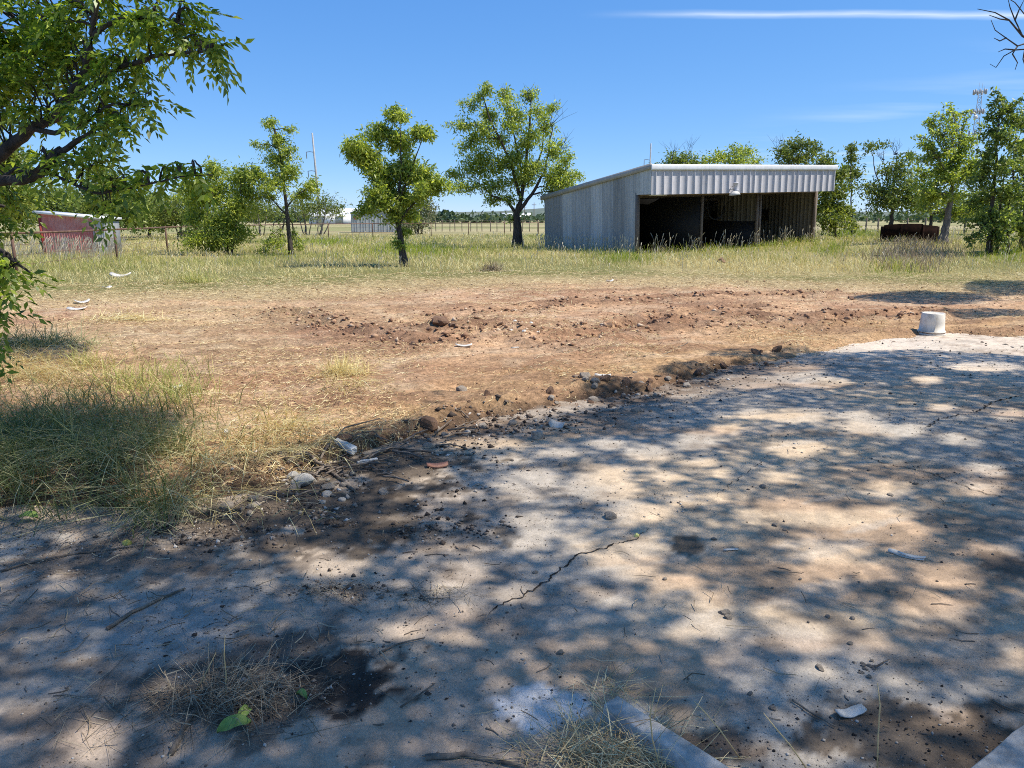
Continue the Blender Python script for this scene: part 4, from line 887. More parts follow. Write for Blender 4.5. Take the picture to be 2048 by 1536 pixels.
# ------------------------------------------------------------------ big shade trees right of and behind the camera (unseen crowns, shaped to lay the wanted dapples on the slab)
VBU = [-900, 0, 200, 370, 400, 480, 560, 640, 720, 860, 900, 1000, 1100, 1270, 1400, 1560, 1700, 1850, 2048, 2900]
VBV = [800, 815, 822, 850, 885, 930, 905, 880, 855, 868, 866, 852, 832, 802, 748, 704, 704, 698, 712, 712]
BRIGHT = [(1297,906,45,12),(1050,980,55,25),(1205,975,65,25),(1215,942,50,10),(1330,952,30,7),(1399,880,40,15),(1590,895,55,15),(1394,924,35,7),(1440,947,20,7),(1563,955,35,10),(1358,1003,25,8),(1430,998,20,8),
 (1563,1020,80,17),(1715,1045,110,28),(1790,1070,70,22),(1665,1090,75,32),(1650,1137,70,20),(1730,1148,50,15),(1250,1125,62,30),(1297,1100,28,28),(1153,1088,28,13),(1015,1188,42,14),(1205,1198,24,14),(1353,1167,48,17),(1425,1200,38,20),
 (1410,1250,58,24),(1537,1218,42,16),(1604,1275,68,28),(1680,1255,32,17),(1860,1218,72,24),(1911,1239,32,12),(1890,1152,52,22),(1988,1100,42,10),(1972,942,42,13),(1768,978,36,13),(1911,880,28,9),(1808,862,36,9),(1962,978,36,16),
 (1307,1029,38,11),(1051,1042,32,9),(1077,1065,52,8),(1629,1340,38,18),(1457,1314,24,12),(1738,1288,28,20),(2019,1314,44,24),(1811,1380,38,14),(1892,1442,68,20),(1534,1507,54,16),(1640,1515,58,17),(1921,1526,48,12),
 (80,1026,38,12),(136,1073,24,10),(119,1153,38,10),(157,1188,18,7),(108,1105,18,8),(160,1323,28,10),(185,1482,68,38),(17,1422,34,15),(349,1387,38,20),(349,1091,38,16),(419,1059,62,16),(621,1122,48,26),(544,1091,28,8),(680,1188,18,9),
 (684,1136,34,13),(802,1265,52,19),(851,1258,28,15),(917,1224,38,18),(914,1276,35,16),(935,1150,42,27),(879,1178,34,14),(883,1338,15,12),(1036,1188,30,14),(914,1094,44,11),(1054,1087,48,13),(844,1101,24,9),(1263,1028,48,20),
 (1214,1199,22,14),(788,1038,44,8),(1068,1038,54,9),(907,1513,34,12),(959,885,80,9),(840,950,54,15),(1062,960,54,19),(1198,964,54,21),(812,995,34,9),(908,991,44,9),(1215,888,34,9),
 (1592,743,48,12),(1497,765,72,10),(1373,783,62,9),(1505,827,38,7),(1592,831,62,11),(1720,856,42,9),(1804,864,42,9),(1877,816,28,5),(1920,882,28,7),(2015,830,34,7),(1713,834,28,6),(1975,735,74,6),(1384,889,38,7),(1457,856,28,7),
 (400,900,70,35),(330,960,50,22),(560,960,60,20),(280,1010,34,10),(430,1000,60,13),(540,1020,50,11),(640,940,40,15),(1640,765,60,7),(1850,760,40,5),(1120,905,40,7),(1010,920,40,8)]
DARK = [(1220,785,58,20),(1350,748,42,15),(862,812,18,22),(770,865,70,16),(70,712,95,22),(1480,715,65,10),(1850,600,140,13),(2010,578,90,18),(1985,632,110,9),(1740,640,50,5),(40,690,60,8)]
BR = np.array(BRIGHT, float); DK = np.array(DARK, float)
def shade_want(u, v):
    w = (v > np.interp(u, VBU, VBV)).astype(float)
    wob = 1 + .35 * (fbm(u * .02, v * .05, 401, 3) - .5) * 2
    for a, b, ru, rv in BR:
        q = ((u - a) / (ru * 1.06 + 4)) ** 2 + ((v - b) / (rv * 1.15 + 3)) ** 2
        w = np.where(q < wob ** 2, np.minimum(w, sstep(.7, 1.05, q) * .45), w)
    for a, b, ru, rv in DK:
        q = ((u - a) / ru) ** 2 + ((v - b) / rv) ** 2; w = np.where(q < wob, 1.0, w)
    return w
def canopy():
    r = np.random.default_rng(91); sv = np.array(SUN); trunks = [(5.4, -.8), (10.4, 6.0), (14.5, 14.0), (0.6, -4.2), (-7.4, 8.4)]
    clumps = []
    n = 20000
    gx_ = r.uniform(-8.5, 14, n); gy_ = r.uniform(-5.5, 19, n)
    Pg = np.stack([gx_, gy_, np.zeros(n)], 1); u, v, f = PIX(Pg)
    inside = (f > .5)
    w = np.where(inside & (v < 1750), shade_want(u, np.minimum(v, 1750)), (fbm(gx_ * .9, gy_ * .9, 411, 3) > .5).astype(float) * .6)
    w = w * np.where((gy_ < .9) | (gx_ > .76 * gy_ + 1.6), .12, 1.0) * np.where((gx_ < -.70 * gy_ - .35) & (gy_ > 2.2), .0, 1.0)
    edge = np.where(gy_ > 12, (gx_ > 5.6) * 1.0, 1.0)
    w = w * edge
    keep = (r.random(n) < w)
    g = Pg[keep]; h = r.uniform(5.0, 7.6, len(g)); h = np.where(g[:, 1] > 10, r.uniform(6.8, 9.5, len(g)), h)
    C = g + sv[None] * (h / sv[2])[:, None]
    uu, vv, ff = PIX(C); vis = (ff > .2) & (uu > -160) & (uu < 2210) & (vv > -190)
    C = C[~vis]; g = g[~vis]
    TR = np.array(trunks); own = np.argmin(np.hypot(C[:, None, 0] - TR[None, :, 0], C[:, None, 1] - TR[None, :, 1]), 1)
    labels = ['large shade tree right beside the camera, seen by its dappled shade on the slab', 'shade tree off to the right whose leafless twigs hang into the top right corner',
              'tree beyond the right edge, seen by the shade it throws behind the bucket', 'tree behind the camera, seen by its shade along the bottom of the photo', 'tree just outside the left edge, seen by the dark shade spot on the dirt']
    for ti, (tx, ty) in enumerate(trunks):
        c = C[own == ti]
        if len(c) < 8: continue
        root = thing('shade_tree', (tx, ty, tz(tx, ty)), labels[ti], 'tree'); o3 = np.array(root.location); off = -Vector(root.location)
        tr = Acc(); br = Acc(); ft = Vector((tx + .2, ty + .1, 3.4))
        tr.tube([(0, 0, -.1), (.02, .03, 1.2), (.1, .02, 2.4), tuple(ft + off)], [.36, .28, .25, .22], 10)
        K = min(12, max(3, len(c) // 50)); cen = c[r.choice(len(c), K, False)]
        for _ in range(6):
            a = np.argmin(((c[:, None] - cen[None]) ** 2).sum(2), 1)
            cen = np.array([c[a == k].mean(0) if (a == k).any() else cen[k] for k in range(K)])
        for k in range(K):
            ck = c[a == k]
            if len(ck) == 0: continue
            e = Vector(cen[k]) - Vector((0, 0, .25)); L = bez(ft, e, 7, .05, (0, 0, .35))
            br.tube([p + off for p in L], [.04, .034, .028, .022, .018, .014, .011, .008], 6)
            Ln = np.array([tuple(p) for p in L])
            for q in ck[::7]:
                s0 = Vector(Ln[3 + np.argmin(((Ln[3:] - q) ** 2).sum(1))]); tw = bez(s0, Vector(q), 3, .08, (0, 0, .08))
                br.tube([p + off for p in tw], [.008, .007, .005, .003], 4)
        m = 62; P = (c[:, None, :] + r.normal(size=(len(c), m, 3)) * np.array([.34, .34, .26])).reshape(-1, 3)
        gp = P - sv[None] * (P[:, 2] / sv[2])[:, None]; uu, vv, ff = PIX(gp)
        ww = np.where((ff > .5) & (vv < 1750), shade_want(uu, np.minimum(vv, 1750)), .8)
        P = P[r.random(len(P)) < ww ** 1.2]
        V, F = leaf_quads(P, .085, .050, .45, 700 + ti)
        tr.build('trunk', M['bark'], root, True); br.build('branches', M['bark'], root, True)
        link('crown', mesh_np('crown', V - o3[None], F), M['leaf_canopy'], root)
        if ti == 1:
            db = Acc(); tip = W(2085, 95, 8.0)
            main = [Vector((tx, ty, 3.2)), Vector((tx - 1.2, ty + .5, 3.9)), tip + Vector((.7, -.1, .35)), tip, W(2045, 72, 8.0), W(2018, 40, 8.0), W(1990, 25, 7.9), W(1955, 18, 7.9)]
            db.tube([p + off for p in main], [.06, .05, .035, .016, .010, .007, .005, .003], 6)
            for s in ([(2085, 95), (2055, 98), (2030, 100), (2008, 112), (1992, 135), (1980, 128)], [(2060, 84), (2035, 92), (2012, 76), (1990, 60), (1982, 40)], [(2045, 72), (2030, 40), (2020, 15), (2012, -20)], [(2070, 90), (2060, 60), (2050, 30), (2030, 5), (2005, -10)],
                      [(2035, 92), (2025, 108), (2035, 125), (2030, 140)], [(2018, 40), (2000, 38), (1978, 30)], [(2050, 97), (2046, 118), (2052, 140)], [(2012, 76), (2000, 82), (1988, 76)], [(2030, 40), (2038, 20), (2048, 0)], [(2030, 100), (2010, 98), (1996, 104)]):
                S = [W(a, b, 8.0 + random.uniform(-.15, .15)) + off for a, b in s]; db.tube(S, [.009 * (1 - .7 * i / (len(S) - 1)) for i in range(len(S))], 5)
            db.build('dead_branch', M['twig_bare'], root, True, label='bare leafless branch tips hanging in the top right corner')
canopy()

# ------------------------------------------------------------------ grass
def blades(P, h, w, lean, seed, az=None):
    r = np.random.default_rng(seed); n = len(P)
    a = r.uniform(0, 2 * math.pi, n) if az is None else az + r.normal(0, .7, n)
    ld = np.stack([np.cos(a), np.sin(a), np.zeros(n)], 1); fa = r.uniform(0, 2 * math.pi, n)
    fd = np.stack([np.cos(fa), np.sin(fa), np.zeros(n)], 1)
    k = lean * r.uniform(.3, 1.6, n)[:, None]; h = h[:, None]; w = w[:, None]
    rows = []
    for t in (0, .45, .8, 1.0):
        c = P + np.array([[0, 0, 1.0]]) * h * (t - .35 * t * t * np.minimum(k, 1.6)) + ld * h * k * t * t
        hw = w * (.5, .45, .28, .05)[[0, .45, .8, 1.0].index(t)]
        rows += [c - fd * hw, c + fd * hw]
    V = np.stack(rows, 1).reshape(-1, 3); b = np.arange(n)[:, None] * 8
    F = np.concatenate([b + np.array([[0, 1, 3, 2]]), b + np.array([[2, 3, 5, 4]]), b + np.array([[4, 5, 7, 6]])], 1).reshape(-1, 4)
    return V, F
def in_shed(x, y):
    c, s = math.cos(S_TH), math.sin(S_TH); lx = (x - sx0) * c + (y - sy0) * s; ly = -(x - sx0) * s + (y - sy0) * c
    return (lx > -.15) & (lx < SW) & (ly > .15) & (ly < SL + .2)
def scatter_field(n, y0, y1, seed):
    r = np.random.default_rng(seed); y = y0 * (y1 / y0) ** r.random(n); x = r.uniform(-.80, .80, n) * y
    k = ~in_shed(x, y); return x[k], y[k], r
LUSH = [(1440, 490, 190, 18), (820, 505, 110, 14), (1250, 520, 60, 10), (1240, 500, 60, 10), (2010, 512, 60, 14), (1660, 505, 40, 9), (660, 487, 50, 8), (1700, 470, 60, 10), (1800, 545, 60, 8)]
def pixblobs(x, y, z, L):
    u, v, f = PIX(np.stack([x, y, z], 1)); q = np.zeros(len(x))
    for a, b, ru, rv in L: q = np.maximum(q, np.exp(-(((u - a) / ru) ** 2 + ((v - b) / rv) ** 2)))
    return q
# field grass
x, y, r = scatter_field(165000, 13.5, 75, 1)
e = y - field_edge(x) + 3.5 * (fbm(x * .25, y * .25, 81, 3) - .5) + 2.0 * (fbm(x * .9, y * .9, 82, 3) - .5)
k = r.random(len(x)) < sstep(-.8, 2.5, e); x, y, e = x[k], y[k], e[k]
z = gz(x, y); lush = pixblobs(x, y, z, LUSH)
tall = sstep(0, 6, e); cl = fbm(x * .7, y * .7, 501, 3)
h = (.07 + .27 * tall) * (.1 + 1.8 * cl ** 1.3) * r.uniform(.5, 1.3, len(x)); h *= 1 + .5 * lush; h = np.where(y > 45, h * .8, h)
w = .0065 * np.maximum(1, y / 16) * r.uniform(.7, 1.4, len(x))
g = fbm(x * .22, y * .22, 511, 4) + .45 * sstep(0, 9, e) - .25 * sstep(.0, -6, -np.abs(x) * 0) + r.normal(0, .16, len(x))
left_green = sstep(-3, -10, x) * (1 - sstep(30, 45, y)) * .12
is_lush = (r.random(len(x)) < lush * 1.1); is_green = (~is_lush) & (g + left_green > 1.02); is_dry = ~(is_lush | is_green)
P = np.stack([x, y, z - .02], 1)
for nm, mk, mat, lab in (('field_grass', is_green, 'grass_green', 'tall yellow-green grass covering the field'), ('dry_field_grass', is_dry, 'grass_dry', 'dry straw-coloured grass along the near edge of the field'), ('lush_grass', is_lush, 'grass_lush', 'bright green grass patches in front of the shed')):
    V, F = blades(P[mk], h[mk] * (1.0 if nm != 'dry_field_grass' else .85), w[mk], .55 if nm != 'dry_field_grass' else .9, 3 if nm[0] == 'f' else 4)
    link(nm, mesh_np(nm, V, F), M[mat], kind='stuff', label=lab, category='grass')
# seed stalks: tall by the shed, the red shelter and scattered over the field
def stalks(x, y, h, lean, seed, w=.010, head=.16):
    z = gz(x, y); P = np.stack([x, y, z], 1); r = np.random.default_rng(seed); n = len(x)
    a = r.normal(.5, .8, n); ld = np.stack([np.cos(a), np.sin(a), np.zeros(n)], 1); k = lean * r.uniform(-.6, 1.5, n)[:, None]
    sc = np.maximum(1, y / 22)[:, None] * w; h = h[:, None]; fd = np.tile(np.array([[1.0, 0, 0]]), (n, 1)); rows = []
    for t, ww in ((0, .3), (.5, .3), (.80, .3), (.86, 1.0), (.95, .9), (1.0, .2)):
        c = P + np.array([[0, 0, 1.0]]) * h * (t - .12 * np.abs(k) * t * t) + ld * h * k * t * t; rows += [c - fd * sc * ww, c + fd * sc * ww]
    V = np.stack(rows, 1).reshape(-1, 3); b = np.arange(n)[:, None] * 12
    F = np.concatenate([b + np.array([[2 * i, 2 * i + 1, 2 * i + 3, 2 * i + 2]]) for i in range(5)], 1).reshape(-1, 4); return V, F
xs_, ys_, hs_ = [], [], []
r = np.random.default_rng(61); c_, s_ = math.cos(S_TH), math.sin(S_TH)
n = 170; lx = r.uniform(-.5, SW + .3, n); lx = lx + .5 * np.sin(lx * 3); ly = r.uniform(-.9, .1, n) + .1; xs_.append(sx0 + lx * c_ - ly * s_); ys_.append(sy0 + lx * s_ + ly * c_); hs_.append(r.uniform(.3, 1.0, n) ** 1.2)
n = 190; ly = r.uniform(-.4, SL, n); lx = r.uniform(-.9, -.2, n); xs_.append(sx0 + lx * c_ - ly * s_); ys_.append(sy0 + lx * s_ + ly * c_); hs_.append(r.uniform(.4, .85, n))
n = 420; ys2 = r.uniform(27, 32.3, n); xs_.append(r.uniform(-.70, -.52, n) * ys2 * 1.0); ys_.append(ys2); hs_.append(r.uniform(.55, .95, n))
n = 1300; yy = 21 * (60 / 19) ** r.random(n); xs_.append(r.uniform(-.75, .75, n) * yy); ys_.append(yy); hs_.append(r.uniform(.3, .62, n))
x = np.concatenate(xs_); y = np.concatenate(ys_); h = np.concatenate(hs_); k = ~in_shed(x, y) & (y - field_edge(x) > 1.5)
V, F = stalks(x[k], y[k], h[k], .35, 8); link('seed_stalks', mesh_np('seed_stalks', V, F), M['seed_head'], kind='stuff', label='pale seed heads of tall grass against the shed and the red shelter', category='grass')
# purple-grey weeds in front of the rusty tank
r = np.random.default_rng(62); n = 1500; u_ = r.normal(1825, 48, n); v_ = r.normal(506, 9, n); gp = np.array([tuple(G(a, b, .35)) for a, b in zip(u_, np.clip(v_, 488, 525))])
zz = gz(gp[:, 0], gp[:, 1]); P = np.stack([gp[:, 0], gp[:, 1], zz], 1)
V, F = blades(P, r.uniform(.15, .62, n), r.uniform(.010, .022, n), .5, 9); link('dry_weeds', mesh_np('dry_weeds', V, F), M['weed_purple'], kind='stuff', label='dry purple-grey weeds in front of the rusty tank', category='weeds')

# rough grass in the left foreground
NG = [(90, 900, 200, 70), (290, 1005, 80, 45), (60, 960, 120, 55), (320, 880, 60, 40)]
NL = [(310, 785, 75, 34), (260, 770, 50, 24), (350, 800, 55, 26), (170, 735, 26, 12)]
NDRY = [(500, 880, 120, 45), (430, 930, 120, 50), (450, 1000, 100, 36), (590, 850, 60, 24), (80, 740, 120, 30), (200, 870, 200, 60), (690, 760, 45, 22), (350, 990, 120, 45), (40, 830, 110, 30)]
r = np.random.default_rng(63); n = 420000; x = r.uniform(-7.5, .2, n); y = r.uniform(3.2, 10, n); z = top_z(x, y)
q = r.random(n)
tuft = .25 + .75 * sstep(.38, .58, fbm(x * 3.2, y * 3.2, 522, 3))
ng = pixblobs(x, y, z, NG) * .30 * tuft; nl_ = pixblobs(x, y, z, NL) * .20 * tuft; ndr = pixblobs(x, y, z, NDRY) * .16 * tuft
m1 = q < ng * 1.7; m2 = r.random(n) < nl_ * .75; m3 = r.random(n) < ndr * 1.0
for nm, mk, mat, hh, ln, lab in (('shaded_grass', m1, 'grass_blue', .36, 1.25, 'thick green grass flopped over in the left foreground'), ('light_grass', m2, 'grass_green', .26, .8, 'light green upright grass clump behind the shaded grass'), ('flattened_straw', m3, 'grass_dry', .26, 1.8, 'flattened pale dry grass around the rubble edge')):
    P = np.stack([x[mk], y[mk], z[mk] - .01], 1); k = len(P)
    V, F = blades(P, hh * r.uniform(.4, 1.3, k), r.uniform(.003, .0075, k), ln, 13, -1.2 if nm != 'light_grass' else None)
    V[:, 2] = np.maximum(V[:, 2], np.repeat(z[mk], 8) + .004); link(nm, mesh_np(nm, V, F), M[mat], kind='stuff', label=lab, category='grass')

# straw litter lying on the dirt, thin on the slab
def strands(x, y, L, w, seed, lift=.006, zf=top_z):
    r = np.random.default_rng(seed); n = len(x); a = r.uniform(0, math.pi * 2, n); b = a + r.normal(0, .5, n)
    d1 = np.stack([np.cos(a), np.sin(a)], 1) * L[:, None] * .5; d2 = np.stack([np.cos(b), np.sin(b)], 1) * L[:, None] * .5
    c = np.stack([x, y], 1); pts = [c - d1, c, c + d2]; rows = []
    for i, p in enumerate(pts):
        dr = d1 if i < 2 else d2; nv = np.stack([-dr[:, 1], dr[:, 0]], 1); nv /= np.linalg.norm(nv, axis=1)[:, None] + 1e-9
        zz = zf(p[:, 0], p[:, 1]) + lift + (np.abs(r.normal(0, .008, n)) if i != 1 else np.abs(r.normal(0, .010, n)))
        for s in (-1, 1): rows.append(np.column_stack([p + nv * w[:, None] * .5 * s, zz + s * .0012]))
    V = np.stack(rows, 1).reshape(-1, 3); bb = np.arange(n)[:, None] * 6
    return V, np.concatenate([bb + np.array([[0, 1, 3, 2]]), bb + np.array([[2, 3, 5, 4]])], 1).reshape(-1, 4)
r = np.random.default_rng(64); n = 210000; y = 3.4 * (23 / 3.4) ** r.random(n); x = r.uniform(-.78, .78, n) * y
s = sdist(x, y); e = y - field_edge(x)
dn = .04 + .45 * sstep(.47, .64, fbm(x * .8, y * .8, 531, 4)) + .7 * sstep(-5, -1, e) + .15 * sstep(0, -5, x) * sstep(5, 7, y)
k = (r.random(n) < dn) & (s > .1) & (e < 3); x, y = x[k], y[k]
V, F = strands(x, y, r.uniform(.02, .12, len(x)) * np.maximum(.8, y / 14), .0028 * np.maximum(.8, y / 9) * r.uniform(.6, 1.4, len(x)), 65)
link('straw_litter', mesh_np('straw_litter', V, F), M['straw'], kind='stuff', label='scattered straw littering the scraped dirt', category='straw')
r = np.random.default_rng(66); n = 9000; y = 1.7 * (9 / 1.7) ** r.random(n); x = r.uniform(-.78, .78, n) * y
dn = .03 + .35 * sstep(.5, .7, fbm(x * 1.1, y * 1.1, 541, 4)) * sstep(1.2, -.5, x) + .5 * sstep(-1.1, -.1, sdist(x, y)) * sstep(1.5, -1.5, x); k = (r.random(n) < dn) & (sdist(x, y) < .3); x, y = x[k], y[k]
V, F = strands(x, y, r.uniform(.025, .13, len(x)), r.uniform(.0015, .0035, len(x)), 67)
link('straw_bits', mesh_np('straw_bits', V, F), M['straw_old'], kind='stuff', label='bits of old straw and twigs lying on the slab', category='straw')

# loose soil lumps and gravel too small to pick apart
ICO = None
def ico():
    t = (1 + 5 ** .5) / 2
    v = np.array([(-1, t, 0), (1, t, 0), (-1, -t, 0), (1, -t, 0), (0, -1, t), (0, 1, t), (0, -1, -t), (0, 1, -t), (t, 0, -1), (t, 0, 1), (-t, 0, -1), (-t, 0, 1)], float); v /= np.linalg.norm(v[0])
    f = np.array([(0, 11, 5), (0, 5, 1), (0, 1, 7), (0, 7, 10), (0, 10, 11), (1, 5, 9), (5, 11, 4), (11, 10, 2), (10, 7, 6), (7, 1, 8), (3, 9, 4), (3, 4, 2), (3, 2, 6), (3, 6, 8), (3, 8, 9), (4, 9, 5), (2, 4, 11), (6, 2, 10), (8, 6, 7), (9, 8, 1)]); return v, f
IV, IF = ico()
OV = np.array([(1, 0, 0), (0, 1, 0), (-1, 0, 0), (0, -1, 0), (0, 0, 1), (0, 0, -1)], float); OF = np.array([(0, 1, 4), (1, 2, 4), (2, 3, 4), (3, 0, 4), (1, 0, 5), (2, 1, 5), (3, 2, 5), (0, 3, 5)])
def lumps(x, y, size, seed, V0=IV, F0=IF, flat=.6, jit=.3):
    r = np.random.default_rng(seed); n = len(x); z = top_z(x, y)
    a = r.uniform(0, 6.283, n); sc = size[:, None] * r.uniform(.6, 1.3, (n, 3)) * np.array([[1, 1, flat]])
    Q = V0[None] * (1 + jit * r.normal(size=(n, len(V0), 1))) * sc[:, None, :]
    X = Q[:, :, 0] * np.cos(a)[:, None] - Q[:, :, 1] * np.sin(a)[:, None]; Y = Q[:, :, 0] * np.sin(a)[:, None] + Q[:, :, 1] * np.cos(a)[:, None]
    V = np.stack([X + x[:, None], Y + y[:, None], Q[:, :, 2] + (z + size * flat * .35)[:, None]], 2).reshape(-1, 3)
    return V, (F0[None] + (np.arange(n) * len(V0))[:, None, None]).reshape(-1, 3)
r = np.random.default_rng(68); n = 120000; y = 4.2 * (19 / 4.2) ** r.random(n); x = r.uniform(-.75, .75, n) * y; s = sdist(x, y)
rough = np.zeros(n)
for L in TRACKS: rough = np.maximum(rough, np.exp(-(dline(x, y, L) / .55) ** 2))
dn = .12 + .12 * sstep(.5, .65, fbm(x * 1.3, y * 1.3, 561, 4)) + .34 * rough + .30 * np.exp(-((s - .2) / .3) ** 2); k = (r.random(n) < dn) & (s > .05) & (y < field_edge(x)); x, y, rough = x[k], y[k], rough[k]
V, F = lumps(x, y, (.004 + .030 * r.random(len(x)) ** 5 * (.4 + rough)) * np.maximum(.8, y / 9), 69, OV, OF, .65, .4); link('loose_soil', mesh_np('loose_soil', V, F), M['clod'], kind='stuff', label='crumbled loose soil along the wheel ruts', category='soil')
r = np.random.default_rng(70); n = 120000; y = 1.75 * (10 / 1.75) ** r.random(n); x = r.uniform(-.76, .76, n) * y; s = sdist(x, y)
u, v, f = PIX(np.stack([x, y, 0 * x], 1))
dark = np.zeros(n)
for a_, b_, ru, rv in ((700, 950, 230, 60), (520, 1390, 210, 70), (680, 1350, 140, 80), (1850, 1470, 300, 70), (680, 1030, 200, 60), (860, 1065, 150, 35), (1450, 1500, 130, 45), (560, 1300, 120, 50), (1720, 1340, 30, 14)): dark = np.maximum(dark, np.exp(-((u - a_) / ru) ** 2 - ((v - b_) / rv) ** 2))
pd = .008 + .10 * sstep(.5, .7, fbm(x * 1.5, y * 1.5, 551, 4)) + .34 * np.exp(-((s + .2) / .4) ** 2) * sstep(3.5, 1.5, x) + .05 * sstep(.3, -1, x)
mk = r.random(n) < np.maximum(pd, dark * .28); isd = r.random(n) < dark * .9 + .06; ok = s < .25
sz = (.002 + .0075 * r.random(n) ** 3) * np.maximum(.8, y / 3.6)
r2 = np.random.default_rng(171); n2_ = 150000; y2 = 1.75 * (9.5 / 1.75) ** r2.random(n2_); x2 = r2.uniform(-.76, .76, n2_) * y2; s2 = sdist(x2, y2)
dr = sstep(.50, .66, .5 * fbm(x2 * 7, y2 * 7, 171, 5) + .5 * fbm(x2 * .9, y2 * .9, 141, 5)); k2 = (r2.random(n2_) < .02 + .26 * dr) & (s2 < .2); x2, y2 = x2[k2], y2[k2]
V, F = lumps(x2, y2, (.0012 + .003 * r2.random(len(x2)) ** 2) * np.maximum(.8, y2 / 3), 172, OV, OF, .6, .25); link('soil_crumbs', mesh_np('soil_crumbs', V, F), M['pebble_brown'], kind='stuff', label='fine brown soil crumbs drifted over the slab', category='soil')
r3 = np.random.default_rng(271); n3_ = 110000; y3 = 2.2 * (8.5 / 2.2) ** r3.random(n3_); x3 = r3.uniform(-.7, .5, n3_) * y3; s3 = sdist(x3, y3)
bl = pixblobs(x3, y3, 0 * x3, [(720, 955, 190, 50), (640, 1030, 190, 45), (860, 1062, 150, 28), (1235, 788, 70, 18), (1000, 850, 150, 22), (900, 880, 90, 18), (600, 970, 90, 40), (400, 1080, 200, 25), (560, 1340, 170, 50), (690, 1180, 90, 16)])
bl = np.maximum(bl, .8 * np.exp(-((s3 - .05) / .18) ** 2) * sstep(3.2, 1.8, x3) * sstep(-2.6, -1.6, x3)); k3 = r3.random(n3_) < .5 * bl * sstep(.40, .58, fbm(x3 * 4, y3 * 4, 571, 3)); x3, y3 = x3[k3], y3[k3]
V, F = lumps(x3, y3, (.0025 + .016 * r3.random(len(x3)) ** 3) * np.maximum(.8, y3 / 4), 272, OV, OF, .7, .45); link('rubble_bits', mesh_np('rubble_bits', V, F), M['rubble_mix'], kind='stuff', label='crumbled dark soil, chips and rubble bits along the slab edge', category='rubble')
a1 = mk & ok & ~isd; V, F = lumps(x[a1], y[a1], sz[a1], 71, OV, OF, .7, .25); link('gravel', mesh_np('gravel', V, F), M['pebble'], kind='stuff', label='small pale pebbles strewn over the slab', category='gravel')
a2 = mk & ok & isd; V, F = lumps(x[a2], y[a2], sz[a2], 72, OV, OF, .7, .25); link('dark_grit', mesh_np('dark_grit', V, F), M['pebble_dark'], kind='stuff', label='black charred grit and dark crumbs on the slab', category='gravel')

# ------------------------------------------------------------------ single things lying about
def rock_mesh(name, seed, jit=.22, sub=2):
    import bmesh
    bm = bmesh.new(); bmesh.ops.create_icosphere(bm, subdivisions=sub, radius=1); rr = random.Random(seed)
    ax = [Vector((rr.gauss(0, 1), rr.gauss(0, 1), rr.gauss(0, 1))).normalized() for _ in range(7)]; dd = [rr.uniform(.55, .9) for _ in ax]
    for v in bm.verts:
        for a_, d_ in zip(ax, dd):
            t = v.co.dot(a_) - d_
            if t > 0: v.co -= a_ * t * .9
        v.co *= 1 + rr.uniform(-jit, jit) * .35
    me = bpy.data.meshes.new(name); bm.to_mesh(me); bm.free(); return me
ROCKS = [rock_mesh('stone', 900 + i) for i in range(6)]
for m_ in ROCKS: m_.materials.append(M['stone'])
CLODS = [rock_mesh('dirt_clod', 950 + i, .5) for i in range(4)]
M['clod_solid'] = simple('clod_solid', (0.20, 0.115, 0.075), (0.40, 0.245, 0.155), 26, 1.0, 1.2, .02)
for m_ in CLODS: m_.materials.append(M['clod_solid'])
rs = random.Random(31)
def place(o, u, v, dz=0, rot=None):
    p = G(u, v); o.location = (p.x, p.y, tz(p.x, p.y) + dz); o.rotation_euler = rot or (rs.uniform(-.2, .2), rs.uniform(-.2, .2), rs.uniform(0, 6.28)); return o
def rock(u, v, size, label, group=None, flat=.65, cat='stone', name='stone', meshes=ROCKS, mat=None):
    me_ = rs.choice(meshes)
    if mat: me_ = me_.copy(); me_.materials.clear(); me_.materials.append(mat)
    o = link(name, me_, None, None, label=label, category=cat)
    if group: o['group'] = group
    place(o, u, v, size * flat * .3); o.scale = (size * rs.uniform(.8, 1.25), size * rs.uniform(.7, 1.0), size * flat); return o
# rubble along the broken slab edge
for i in range(70):
    t = rs.random(); u = 470 + t * 870 + rs.uniform(-40, 40); v = np.interp(u, [430, 600, 700, 850, 1000, 1150, 1280, 1380], [1030, 985, 950, 890, 858, 808, 778, 765]) + rs.gauss(4, 15)
    rock(u, v, rs.choice([.012, .016, .02, .028, .04]) * (1 + .12 * (1000 - v) / 100), 'grey rubble stone in the crumbled dirt along the broken slab edge', 'rubble stones along the slab edge')
for i, (u, v, s_) in enumerate([(1448, 1228, .022), (1456, 1238, .02), (1640, 1338, .018), (1120, 1309, .018), (1070, 1145, .013), (1550, 1049, .018), (1570, 1058, .014), (1525, 973, .025), (1125, 930, .03), (1220, 1035, .04), (1545, 1420, .014), (1500, 1390, .012), (1700, 1290, .013),
                                (1780, 990, .018), (1655, 1235, .013), (1705, 1240, .014), (1775, 1185, .015), (1830, 968, .02), (1905, 1108, .013), (1427, 1078, .016), (1960, 1060, .014), (1600, 1160, .012), (1330, 1160, .012), (740, 1085, .022)]):
    rock(u, v, s_, 'small dark stone lying alone on the dusty slab', 'single stones on the slab', mat=None)
for i in range(16): rock(1735 + rs.gauss(0, 20), 1338 + rs.gauss(0, 7), rs.uniform(.006, .012), 'pebble in the little heap of gravel at the lower right of the slab', 'little heap of pebbles')
